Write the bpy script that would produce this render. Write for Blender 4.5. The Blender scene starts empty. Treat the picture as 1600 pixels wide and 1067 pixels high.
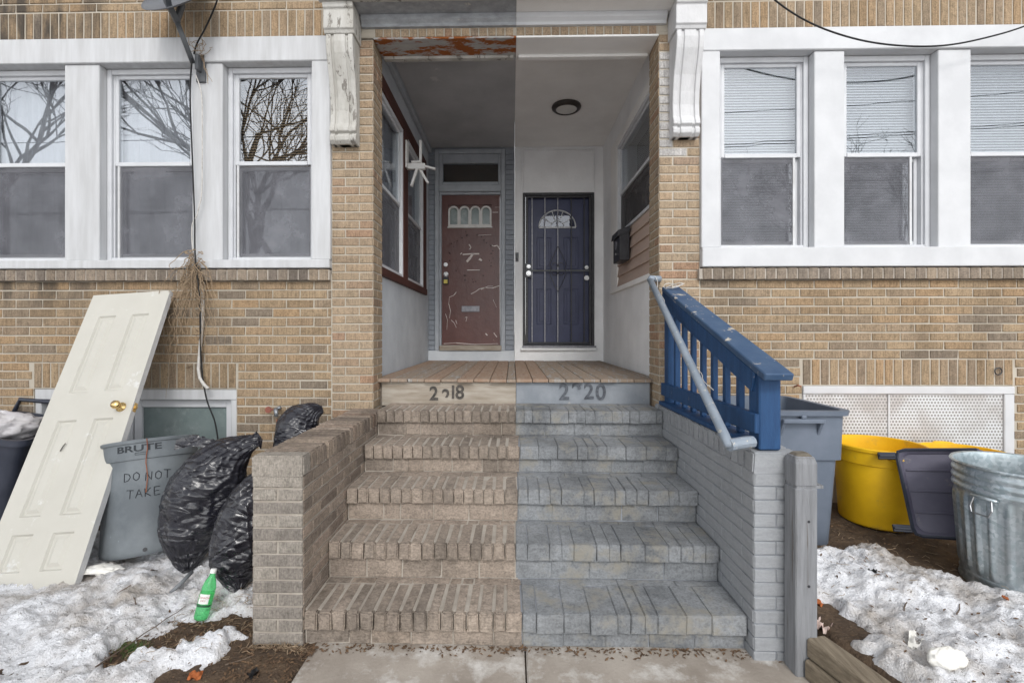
import bpy, bmesh, math, random
from mathutils import Vector, Matrix, noise
R = math.radians
random.seed(7)
scene = bpy.context.scene
COL = scene.collection

# ------------------------------------------------------------------ camera
F, CX, HZ, YAW, CAMZ = 740.0, 785.0, 520.0, R(1.19), 1.463
cam = bpy.data.cameras.new('camera')
cam.sensor_width = 36.0
cam.lens = F / 1600 * 36.0
cam.shift_x = (800 - CX) / 1600
cam.shift_y = (HZ - 533.5) / 1600
cam.clip_end = 2000
camo = bpy.data.objects.new('camera', cam)
COL.objects.link(camo)
camo.location = (0, 0, CAMZ)
camo.rotation_euler = (R(90), 0, YAW)
scene.camera = camo

# ------------------------------------------------------------------ sky and sun (thin overcast)
SUN_AZ, SUN_EL = R(170), R(40)          # clockwise from +Y
w = bpy.data.worlds.new('World'); scene.world = w; w.use_nodes = True
nt = w.node_tree; nt.nodes.clear()
sky = nt.nodes.new('ShaderNodeTexSky'); sky.sky_type = 'NISHITA'; sky.sun_disc = False
sky.sun_elevation = SUN_EL; sky.sun_rotation = SUN_AZ
sky.air_density = 1.0; sky.dust_density = 0.8; sky.ozone_density = 1.0
hs = nt.nodes.new('ShaderNodeHueSaturation'); hs.inputs['Saturation'].default_value = 0.15
bg = nt.nodes.new('ShaderNodeBackground'); bg.inputs['Strength'].default_value = 0.15
wo = nt.nodes.new('ShaderNodeOutputWorld')
nt.links.new(sky.outputs[0], hs.inputs['Color']); nt.links.new(hs.outputs[0], bg.inputs[0]); nt.links.new(bg.outputs[0], wo.inputs[0])
sl = bpy.data.lights.new('sun', 'SUN'); sl.energy = 0.75; sl.angle = R(16); sl.color = (1.0, 0.97, 0.93)
so = bpy.data.objects.new('sun', sl); COL.objects.link(so)
sd = Vector((math.sin(SUN_AZ) * math.cos(SUN_EL), math.cos(SUN_AZ) * math.cos(SUN_EL), math.sin(SUN_EL)))
so.rotation_euler = sd.to_track_quat('Z', 'Y').to_euler()
so.location = (0, -5, 12)
vs = scene.view_settings
vs.view_transform = 'Standard'; vs.look = 'None'; vs.gamma = 1.0; vs.use_curve_mapping = False
vs.exposure = 0.98
scene.cycles.max_bounces = 16; scene.cycles.diffuse_bounces = 12

def at(u, v, Y):
    """point at depth Y seen at photo position (u, v)"""
    a = (u - CX) / F
    t = Y / (math.cos(YAW) + a * math.sin(YAW))
    return Vector((t * (-math.sin(YAW) + a * math.cos(YAW)), Y, CAMZ - (v - HZ) / F * t))

# ------------------------------------------------------------------ mesh collector
class MB:
    def __init__(s): s.v = []; s.f = []
    def add(s, vs_, fs):
        n = len(s.v); s.v += [tuple(p) for p in vs_]; s.f += [tuple(i + n for i in f) for f in fs]; return s
    def box(s, x0, x1, y0, y1, z0, z1, M=None):
        p = [Vector((x, y, z)) for z in (z0, z1) for y in (y0, y1) for x in (x0, x1)]
        if M is not None: p = [M @ q for q in p]
        return s.add(p, [(0, 2, 3, 1), (4, 5, 7, 6), (0, 1, 5, 4), (2, 6, 7, 3), (0, 4, 6, 2), (1, 3, 7, 5)])
    def quad(s, a, b, c, d): return s.add([a, b, c, d], [(0, 1, 2, 3)])
    def tube(s, path, r, n=8, cap=True):
        P = [Vector(p) for p in path]; m = len(P)
        rr = r if isinstance(r, (list, tuple)) else [r] * m
        base = len(s.v); up = None
        for i, p in enumerate(P):
            d = (P[min(i + 1, m - 1)] - P[max(i - 1, 0)])
            if d.length < 1e-9: d = Vector((0, 0, 1))
            d.normalize()
            if up is None:
                up = Vector((0, 0, 1)) if abs(d.z) < .9 else Vector((1, 0, 0))
            sx = d.cross(up)
            if sx.length < 1e-6: sx = d.orthogonal()
            sx.normalize(); up = sx.cross(d).normalized()
            for k in range(n):
                a = 2 * math.pi * k / n
                s.v.append(tuple(p + (sx * math.cos(a) + up * math.sin(a)) * rr[i]))
        for i in range(m - 1):
            for k in range(n):
                k2 = (k + 1) % n
                s.f.append((base + i * n + k, base + i * n + k2, base + (i + 1) * n + k2, base + (i + 1) * n + k))
        if cap:
            s.f.append(tuple(base + k for k in range(n - 1, -1, -1)))
            s.f.append(tuple(base + (m - 1) * n + k for k in range(n)))
        return s
    def lathe(s, prof, c=(0, 0, 0), n=40, fn=None, capb=True, capt=False):
        base = len(s.v)
        for (r, z) in prof:
            for k in range(n):
                a = 2 * math.pi * k / n
                q = r if fn is None else fn(r, z, a)
                s.v.append((c[0] + q * math.cos(a), c[1] + q * math.sin(a), c[2] + z))
        for i in range(len(prof) - 1):
            for k in range(n):
                k2 = (k + 1) % n
                s.f.append((base + i * n + k, base + i * n + k2, base + (i + 1) * n + k2, base + (i + 1) * n + k))
        if capb: s.f.append(tuple(base + k for k in range(n - 1, -1, -1)))
        if capt: s.f.append(tuple(base + (len(prof) - 1) * n + k for k in range(n)))
        return s
    def loft(s, secs, n=8, capb=True, capt=False, M=None):
        """secs: (z, cx, cy, hx, hy, r) rounded rectangles"""
        base = len(s.v); m = 4 * (n + 1)
        for (z, cx, cy, hx, hy, r) in secs:
            for q in range(4):
                ox = (hx - r) * (1 if q in (0, 3) else -1); oy = (hy - r) * (1 if q in (0, 1) else -1)
                for k in range(n + 1):
                    a = math.pi / 2 * (q + k / n)
                    p = Vector((cx + ox + r * math.cos(a), cy + oy + r * math.sin(a), z))
                    s.v.append(tuple(M @ p if M is not None else p))
        for i in range(len(secs) - 1):
            for k in range(m):
                k2 = (k + 1) % m
                s.f.append((base + i * m + k, base + i * m + k2, base + (i + 1) * m + k2, base + (i + 1) * m + k))
        if capb: s.f.append(tuple(base + k for k in range(m - 1, -1, -1)))
        if capt: s.f.append(tuple(base + (len(secs) - 1) * m + k for k in range(m)))
        return s
    def prism(s, poly, x0, x1):
        """poly in (y, z), extruded along x"""
        n = len(poly)
        s.add([(x0, y, z) for y, z in poly] + [(x1, y, z) for y, z in poly],
              [tuple(range(n - 1, -1, -1)), tuple(range(n, 2 * n))] + [(i, (i + 1) % n, n + (i + 1) % n, n + i) for i in range(n)])
        return s
    def disc_y(s, c, r, y1, n=20):
        """short cylinder along -y from c to y1"""
        return s.tube([c, (c[0], y1, c[2])], r, n)
    def mesh(s, name, mat, smooth=False, bevel=0, seg=1, fix=False):
        me = bpy.data.meshes.new(name)
        me.from_pydata(s.v, [], s.f)
        if bevel or fix:
            bm = bmesh.new(); bm.from_mesh(me)
            if fix: bmesh.ops.recalc_face_normals(bm, faces=bm.faces)
            if bevel:
                bmesh.ops.recalc_face_normals(bm, faces=bm.faces)
                ed = [e for e in bm.edges if len(e.link_faces) == 2 and e.calc_face_angle(0) > .5]
                bmesh.ops.bevel(bm, geom=ed, offset=bevel, segments=seg, affect='EDGES', clamp_overlap=True)
            bm.to_mesh(me); bm.free()
        if mat: me.materials.append(M_[mat])
        if smooth:
            me.polygons.foreach_set('use_smooth', [True] * len(me.polygons))
        me.update()
        return me

ORG = {}
def worg(o):
    return ORG.get(o.name, Vector((0, 0, 0)))
def link(name, data, parent=None, loc=None):
    o = bpy.data.objects.new(name, data); COL.objects.link(o)
    if parent is not None:
        o.parent = parent
        if loc is None: loc = -worg(parent)           # mesh given in world coordinates
        ORG[o.name] = worg(parent) + Vector(loc)
    else:
        loc = loc or (0, 0, 0); ORG[o.name] = Vector(loc)
    o.location = loc
    return o
def tag(o, label=None, cat=None, group=None, kind=None):
    if label: o['label'] = label
    if cat: o['category'] = cat
    if group: o['group'] = group
    if kind: o['kind'] = kind
    return o
def thing(name, label, cat, loc=(0, 0, 0), group=None):
    return tag(link(name, None, None, loc), label, cat, group)
def smooth_by_angle(me, ang=40):
    me.polygons.foreach_set('use_smooth', [True] * len(me.polygons))
    bm = bmesh.new(); bm.from_mesh(me)
    for e in bm.edges:
        if len(e.link_faces) == 2 and e.calc_face_angle(0) > R(ang): e.smooth = False
    bm.to_mesh(me); bm.free(); me.update()
def part(name, mb, mat, parent, loc=None, smooth=False, bevel=0, seg=1, fix=False, ang=None):
    me = mb.mesh(name, mat, smooth, bevel, seg, fix)
    if ang: smooth_by_angle(me, ang)
    return link(name, me, parent, loc)

# ------------------------------------------------------------------ materials
M_ = {}
def N(nt, t, **kw):
    n = nt.nodes.new(t)
    for k, v in kw.items(): setattr(n, k, v)
    return n
def mixc(nt, fac, a, b, mode='MIX'):
    m = N(nt, 'ShaderNodeMix', data_type='RGBA', blend_type=mode)
    for i, x in ((0, fac), (6, a), (7, b)):
        if isinstance(x, (int, float)): m.inputs[i].default_value = x
        elif isinstance(x, tuple): m.inputs[i].default_value = (*x[:3], 1)
        else: nt.links.new(x, m.inputs[i])
    return m.outputs[2]
def coords(nt, stretch=(1, 1, 1), obj=False):
    if obj: src = N(nt, 'ShaderNodeTexCoord').outputs['Object']
    else: src = N(nt, 'ShaderNodeNewGeometry').outputs['Position']
    mp = N(nt, 'ShaderNodeMapping'); mp.inputs['Scale'].default_value = stretch
    nt.links.new(src, mp.inputs[0]); return mp.outputs[0]
def ntex(nt, vec, scale, detail=5, rough=.6):
    n = N(nt, 'ShaderNodeTexNoise'); n.inputs['Scale'].default_value = scale
    n.inputs['Detail'].default_value = detail; n.inputs['Roughness'].default_value = rough
    nt.links.new(vec, n.inputs['Vector']); return n.outputs['Fac']
def ramp(nt, fac, stops, interp='LINEAR'):
    r = N(nt, 'ShaderNodeValToRGB'); e = r.color_ramp; e.interpolation = interp
    while len(e.elements) < len(stops): e.elements.new(.5)
    for el, (p, c) in zip(e.elements, stops):
        el.position = p; el.color = (*c, 1) if isinstance(c, tuple) else (c, c, c, 1)
    nt.links.new(fac, r.inputs[0]); return r.outputs[0]
def mk(name):
    m = bpy.data.materials.new(name); m.use_nodes = True; M_[name] = m
    nt = m.node_tree; b = nt.nodes['Principled BSDF']
    return nt, b
def fin(nt, b, col, rough=.8, bumps=(), spec=.3, metal=0.0, dist=.004):
    if isinstance(col, tuple): b.inputs['Base Color'].default_value = (*col, 1)
    else: nt.links.new(col, b.inputs['Base Color'])
    if isinstance(rough, (int, float)): b.inputs['Roughness'].default_value = rough
    else: nt.links.new(rough, b.inputs['Roughness'])
    b.inputs['Specular IOR Level'].default_value = spec
    b.inputs['Metallic'].default_value = metal
    prev = None
    for fac, st in bumps:
        bp = N(nt, 'ShaderNodeBump'); bp.inputs['Strength'].default_value = st; bp.inputs['Distance'].default_value = dist
        nt.links.new(fac, bp.inputs['Height'])
        if prev is not None: nt.links.new(prev, bp.inputs['Normal'])
        prev = bp.outputs[0]
    if prev is not None: nt.links.new(prev, b.inputs['Normal'])
def island_random(nt):
    oi = N(nt, 'ShaderNodeObjectInfo').outputs['Random']; ge = N(nt, 'ShaderNodeNewGeometry').outputs['Random Per Island']
    a = N(nt, 'ShaderNodeMath', operation='ADD'); nt.links.new(oi, a.inputs[0]); nt.links.new(ge, a.inputs[1])
    f = N(nt, 'ShaderNodeMath', operation='FRACT'); nt.links.new(a.outputs[0], f.inputs[0]); return f.outputs[0]

def brick_mat(name, stops, streak=(160, 160, 9), streak_amt=.35, dirt=.35, spots=None, bump=.5, soot=False, grain=.6, spot=(26, .6, .7), gain=1.0):
    nt, b = mk(name)
    c = ramp(nt, island_random(nt), [(p_, tuple(x_ * gain for x_ in c_)) for p_, c_ in stops])
    st = ramp(nt, ntex(nt, coords(nt, streak), 1, 3), [(.3, 1 - streak_amt), (.62, 1.0)])
    c = mixc(nt, 1, c, st, 'MULTIPLY')
    d = ramp(nt, ntex(nt, coords(nt, (1, 1, .6)), 2.2, 6, .65), [(.33, 1 - dirt), (.55, 1.0)])
    c = mixc(nt, .8, c, d, 'MULTIPLY')
    g = ntex(nt, coords(nt), 90, 4)
    c = mixc(nt, grain, c, ramp(nt, g, [(.32, .45), (.55, 1.0), (.75, 1.2)]), 'MULTIPLY')
    c = mixc(nt, grain * .8, c, ramp(nt, ntex(nt, coords(nt), 28, 5, .7), [(.34, .5), (.5, 1.0), (.7, 1.2)]), 'MULTIPLY')
    if soot:
        sp = N(nt, 'ShaderNodeSeparateXYZ'); nt.links.new(N(nt, 'ShaderNodeNewGeometry').outputs['Position'], sp.inputs[0])
        fs_ = []
        for k_, a_, b_ in ((2, 1.50, 1.90), (0, -2.6, -3.6)):
            m_ = N(nt, 'ShaderNodeMapRange'); m_.inputs[1].default_value = a_; m_.inputs[2].default_value = b_; nt.links.new(sp.outputs[k_], m_.inputs[0]); fs_.append(m_.outputs[0])
        fs_.append(ramp(nt, ntex(nt, coords(nt, (7, 7, 1.6)), 1, 4), [(.42, 0.0), (.6, .9)]))
        q = fs_[0]
        for f_ in fs_[1:]:
            m_ = N(nt, 'ShaderNodeMath', operation='MULTIPLY'); nt.links.new(q, m_.inputs[0]); nt.links.new(f_, m_.inputs[1]); q = m_.outputs[0]
        c = mixc(nt, q, c, (.05, .045, .04))
    if spots:
        c = mixc(nt, ramp(nt, ntex(nt, coords(nt), spot[0], 6, .7), [(spot[1], 0.0), (spot[2], .9)]), c, spots)
    fin(nt, b, c, .9, [(ntex(nt, coords(nt, streak), 1, 3), bump), (g, bump * .7)], .2, dist=.003)
TAN = [(0, (.39, .28, .175)), (.18, (.47, .35, .225)), (.4, (.41, .30, .19)), (.55, (.48, .33, .195)), (.68, (.44, .33, .22)), (.86, (.37, .285, .20)), (.95, (.29, .235, .18)), (1, (.43, .31, .20))]
brick_mat('brick_tan', TAN, soot=True, gain=.86)
brick_mat('brick_limed', [(0, (.55, .53, .51)), (1, (.62, .60, .58))], spots=(.36, .27, .19), dirt=.5)
brick_mat('brick_pier', [(0, (.45, .345, .235)), (.3, (.50, .39, .275)), (.6, (.51, .375, .25)), (.8, (.43, .33, .23)), (.95, (.46, .29, .19)), (1, (.40, .31, .23))], dirt=.2, streak_amt=.3, gain=.84)
brick_mat('brick_sill', [(0, (.27, .22, .175)), (.4, (.34, .275, .21)), (.75, (.22, .185, .155)), (1, (.38, .30, .22))], dirt=.5)
brick_mat('brick_step', [(0, (.35, .29, .24)), (.4, (.41, .34, .28)), (.8, (.29, .245, .205)), (1, (.385, .315, .255))], (30, 30, 260), .3, .55, (.19, .16, .135), .8, spot=(9, .56, .74))
brick_mat('brick_cheek', [(0, (.31, .25, .205)), (.35, (.39, .315, .25)), (.7, (.22, .18, .15)), (.9, (.33, .24, .185)), (1, (.42, .35, .29))], (40, 40, 240), .3, .45, bump=.8)
brick_mat('brick_cheek_front', [(0, (.35, .32, .28)), (.5, (.41, .37, .32)), (1, (.29, .26, .23))], (240, 240, 24), .35, .4, bump=.7)
brick_mat('brick_painted_step', [(0, (.315, .33, .345)), (.5, (.34, .355, .37)), (1, (.28, .295, .31))], (12, 12, 60), .16, .5, (.25, .235, .20), .7, grain=.5, spot=(7, .50, .68), gain=.80)
brick_mat('brick_painted_cheek', [(0, (.375, .39, .41)), (.5, (.385, .40, .42)), (1, (.365, .38, .40))], (12, 12, 60), .10, .15, None, .7, grain=.12, gain=.84)
brick_mat('brick_painted_grey', [(0, (.27, .295, .33)), (1, (.30, .325, .36))], (40, 40, 40), .1, .2, None, .5, grain=.15)
brick_mat('brick_loose', [(0, (.33, .2, .12)), (1, (.42, .28, .17))])

def flat(name, c1, c2=None, scale=6, rough=.7, bump=0, bscale=60, spec=.3, metal=0, stretch=(1, 1, 1), lo=.35, hi=.65, spots=None, spotscale=14, spotlo=.62, spothi=.68, obj=False, dist=.004, detail=5, spotstretch=None):
    nt, b = mk(name)
    v = coords(nt, stretch, obj)
    if c2: c = mixc(nt, ramp(nt, ntex(nt, v, scale, detail), [(lo, 0.0), (hi, 1.0)]), c1, c2)
    else: c = c1
    if spots:
        v2 = coords(nt, spotstretch or stretch, obj)
        c = mixc(nt, ramp(nt, ntex(nt, v2, spotscale, 7, .7), [(spotlo, 0.0), (spothi, 1.0)]), c, spots)
    bl = [(ntex(nt, v, bscale, 5), bump)] if bump else []
    fin(nt, b, c, rough, bl, spec, metal, dist)
flat('mortar', (.49, .445, .375), (.38, .34, .28), 3, .95, .4, 200)
flat('mortar_cheek', (.42, .38, .33), (.31, .275, .235), 8, .95, .5, 150)
flat('mortar_dark', (.27, .23, .19), (.18, .155, .13), 8, .95, .5, 150)
flat('mortar_painted', (.27, .285, .31), (.22, .235, .26), 8, .9, .5, 90)
flat('white_paint', (.585, .592, .605), (.52, .527, .54), 4, .55, .15, 40, spots=(.50, .48, .45), spotscale=7, spotlo=.70, spothi=.8)
flat('white_stain', (.55, .557, .568), (.46, .463, .468), 3, .55, .15, 40, stretch=(6, 6, .6), spots=(.42, .37, .31), spotscale=2.0, spotlo=.64, spothi=.8)
flat('white_vinyl', (.60, .61, .63), (.54, .55, .57), 5, .4, 0)
flat('vinyl_dirty', (.62, .63, .64), (.50, .50, .50), 9, .5, 0)
flat('stucco_white', (.85, .855, .86), (.76, .765, .77), 3, .8, .6, 45, dist=.006)
flat('ceiling_white', (.87, .86, .84), (.78, .77, .75), 2, .85, .5, 60)
flat('ceiling_grey', (.46, .465, .475), (.37, .375, .385), 2, .85, .5, 50, spots=(.52, .52, .52), spotscale=5)
flat('stucco_grey', (.56, .59, .62), (.46, .49, .525), 3, .8, .6, 40, spots=(.5, .52, .53), spotscale=9, dist=.006)
flat('paint_grey', (.40, .425, .455), (.33, .355, .385), 7, .7, .3, 60)
flat('paint_grey_worn', (.36, .375, .395), (.25, .26, .27), 12, .8, .5, 60, stretch=(1, 1, 2), spots=(.50, .48, .43), spotscale=10, spotlo=.66, spothi=.7)
flat('peeling_white', (.52, .51, .48), (.40, .385, .35), 9, .8, .9, 30, stretch=(1, 1, .35), spots=(.20, .185, .165), spotscale=16, spotlo=.57, spothi=.61, dist=.008)
flat('crackle_white', (.60, .60, .605), (.52, .52, .525), 9, .6, .8, 26, stretch=(1, 1, .5), dist=.006)
flat('rust', (.42, .41, .39), (.34, .33, .32), 14, .9, .8, 70, stretch=(.5, 1.4, 1), spots=(.27, .085, .022), spotscale=8, spotlo=.47, spothi=.52)
flat('maroon', (.105, .034, .026), (.082, .026, .021), 5, .38, .25, 9, spec=.5, spots=(.45, .36, .33), spotscale=15, spotlo=.69, spothi=.70, dist=.02)
flat('maroon_trim', (.085, .03, .022), (.06, .022, .017), 7, .6, .3, 50)
flat('navy', (.042, .050, .115), (.030, .037, .088), 5, .42, .1, 30, spec=.45, spots=(.3, .3, .32), spotscale=22, spotlo=.77, spothi=.79)
flat('black_iron', (.016, .016, .02), (.03, .03, .035), 20, .45, .2, 80, spec=.5)
flat('steel_and_bar_glint', (.25, .25, .27), (.17, .17, .19), 30, .4, .2, 80, spec=.5, metal=.4)
flat('brass', (.78, .56, .25), None, rough=.22, metal=1)
flat('chrome', (.5, .5, .5), None, rough=.35, metal=1)
flat('plank', (.31, .245, .19), (.21, .155, .115), 5, .85, .6, 30, stretch=(9, 1, 1), spots=(.33, .32, .30), spotscale=5, spotlo=.52, spothi=.6)
flat('plank_red', (.27, .175, .12), (.31, .24, .185), 6, .85, .6, 30, stretch=(9, 1, 1), spots=(.13, .045, .03), spotscale=5, spotlo=.6, spothi=.66)
flat('board_bare', (.38, .345, .295), (.25, .21, .165), 5, .85, .4, 60, stretch=(.7, 1, 5), spots=(.27, .2, .15), spotscale=5, spotlo=.62, spothi=.74)
flat('board_grey', (.27, .29, .315), (.20, .22, .245), 6, .8, .5, 40, spots=(.42, .40, .36), spotscale=8, spotlo=.64, spothi=.72)
flat('siding', (.50, .385, .32), (.43, .325, .27), 3, .6, .2, 40, stretch=(1, 1, 8))
flat('digit_dark', (.035, .032, .03), (.09, .08, .07), 40, .6)
flat('digit_grey', (.05, .055, .065), (.12, .13, .15), 40, .6)
flat('door_cream', (.51, .495, .445), (.48, .465, .415), 4, .6, .12, 90, spots=(.6, .6, .58), spotscale=6)
flat('door_edge', (.60, .60, .60), (.5, .5, .5), 9, .7)
flat('brute_grey', (.185, .205, .218), (.115, .13, .142), 4, .55, .3, 25, spots=(.32, .35, .37), spotscale=20, spotlo=.66, spothi=.74)
flat('brute_mark', (.03, .034, .04), None, rough=.6)
flat('cart_grey', (.155, .18, .225), (.125, .15, .19), 5, .5, .15, 40, spots=(.26, .28, .32), spotscale=12, spotlo=.7, spothi=.76)
flat('yellow_plastic', (.84, .51, .014), (.70, .40, .012), 4, .45, .12, 30, spots=(.36, .25, .08), spotscale=6, spotlo=.56, spothi=.78)
flat('dark_plastic', (.022, .026, .04), (.035, .04, .058), 6, .4, .1, 40, spec=.5, spots=(.16, .17, .2), spotscale=14, spotlo=.72, spothi=.76)
flat('lid_purple', (.12, .115, .155), (.085, .08, .115), 4, .45, .2, 30, spots=(.22, .205, .20), spotscale=6, spotlo=.62, spothi=.72)
flat('blue_paint', (.022, .072, .175), (.015, .05, .13), 6, .55, .35, 60, stretch=(6, 6, 1), spots=(.36, .36, .36), spotscale=9, spotlo=.69, spothi=.70)
flat('blue_top', (.055, .095, .165), (.033, .07, .14), 7, .55, .35, 60, spots=(.42, .38, .32), spotscale=12, spotlo=.60, spothi=.62)
flat('pipe_paint', (.21, .25, .30), (.26, .30, .35), 9, .45, .3, 50, spec=.5, spots=(.5, .47, .40), spotscale=34, spotlo=.60, spothi=.64)
flat('post_grey', (.25, .257, .27), (.18, .185, .195), 6, .85, .9, 16, stretch=(9, 9, .6), spots=(.12, .11, .10), spotscale=3.2, spotlo=.60, spothi=.66, spotstretch=(14, 14, .5), dist=.006)
flat('post_top', (.10, .085, .065), (.2, .18, .15), 18, .95, .8, 60)
flat('timber', (.27, .225, .165), (.155, .125, .09), 5, .9, 1.0, 20, stretch=(12, .8, 12), spots=(.06, .05, .04), spotscale=3, spotlo=.66, spothi=.7, spotstretch=(14, .6, 14), dist=.006)
flat('concrete', (.38, .34, .295), (.26, .225, .19), 3.5, .9, .6, 60, spots=(.56, .54, .51), spotscale=4.5, spotlo=.50, spothi=.66)
flat('asphalt', (.05, .05, .052), (.065, .065, .066), 5, .9, .5, 100, spots=(.66, .67, .69), spotscale=.8, spotlo=.38, spothi=.5)  # pale snow patches added so the unseen road bounces more light
flat('dirt', (.115, .078, .05), (.06, .042, .03), 9, .95, 1.0, 40, spots=(.20, .15, .10), spotscale=40, spotlo=.6, spothi=.66, dist=.02)
flat('litter', (.17, .105, .06), (.08, .05, .032), 30, .9)
flat('twig', (.10, .075, .058), (.16, .12, .09), 30, .9)
flat('vine', (.34, .255, .17), (.24, .175, .115), 30, .9)
flat('leaf_orange', (.42, .13, .04), (.3, .09, .03), 30, .8)
flat('grass_green', (.06, .12, .03), (.10, .14, .05), 30, .8)
flat('foam', (.82, .81, .77), (.7, .68, .62), 20, .8, .3, 60)
flat('paper', (.72, .62, .56), (.55, .33, .28), 14, .8)
flat('cable_black', (.012, .012, .013), None, rough=.5)
flat('cable_white', (.62, .60, .57), (.45, .43, .4), 30, .6)
flat('dish_grey', (.14, .15, .165), (.11, .115, .13), 8, .5)
flat('bracket_grey', (.07, .075, .082), (.11, .115, .12), 12, .5, spec=.4)
flat('pvc_grey', (.19, .2, .21), None, rough=.5)
flat('copper', (.33, .13, .07), (.22, .08, .05), 30, .6, metal=.3)
flat('valve_metal', (.35, .37, .39), (.22, .23, .25), 30, .4, metal=.7)
flat('valve_red', (.28, .09, .06), (.2, .08, .06), 30, .6)
flat('frost', (.20, .245, .24), (.15, .19, .19), 6, .2, 0, spec=.6, spots=(.34, .38, .37), spotscale=4, spotlo=.52, spothi=.75)
flat('curtain', (.42, .42, .44), (.30, .30, .32), 3, .9, .3, 14, stretch=(3, 3, .7))
flat('board_inside', (.30, .30, .33), (.22, .22, .245), 4, .9, .2, 30, stretch=(.6, 1, 4))
flat('blind_white', (.60, .61, .63), (.55, .56, .58), 3, .6)
flat('blind_brown', (.30, .215, .13), (.24, .165, .10), 5, .6)
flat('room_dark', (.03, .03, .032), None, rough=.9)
flat('lamp_glass', (.66, .65, .62), (.6, .59, .56), 8, .4)
flat('bronze', (.035, .028, .024), None, rough=.4, spec=.5)
flat('plastic_white', (.72, .71, .69), (.62, .61, .59), 12, .5)
flat('lock_yellow', (.62, .50, .12), None, rough=.5)
flat('bottle_white', (.75, .75, .73), None, rough=.5)
flat('label_red', (.42, .03, .035), None, rough=.5)
flat('label_green', (.02, .09, .04), None, rough=.5)
flat('hedge_bark', (.09, .075, .065), (.06, .05, .045), 12, .9)
flat('bag_white', (.68, .66, .66), (.5, .48, .5), 9, .5, .6, 20)

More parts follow.
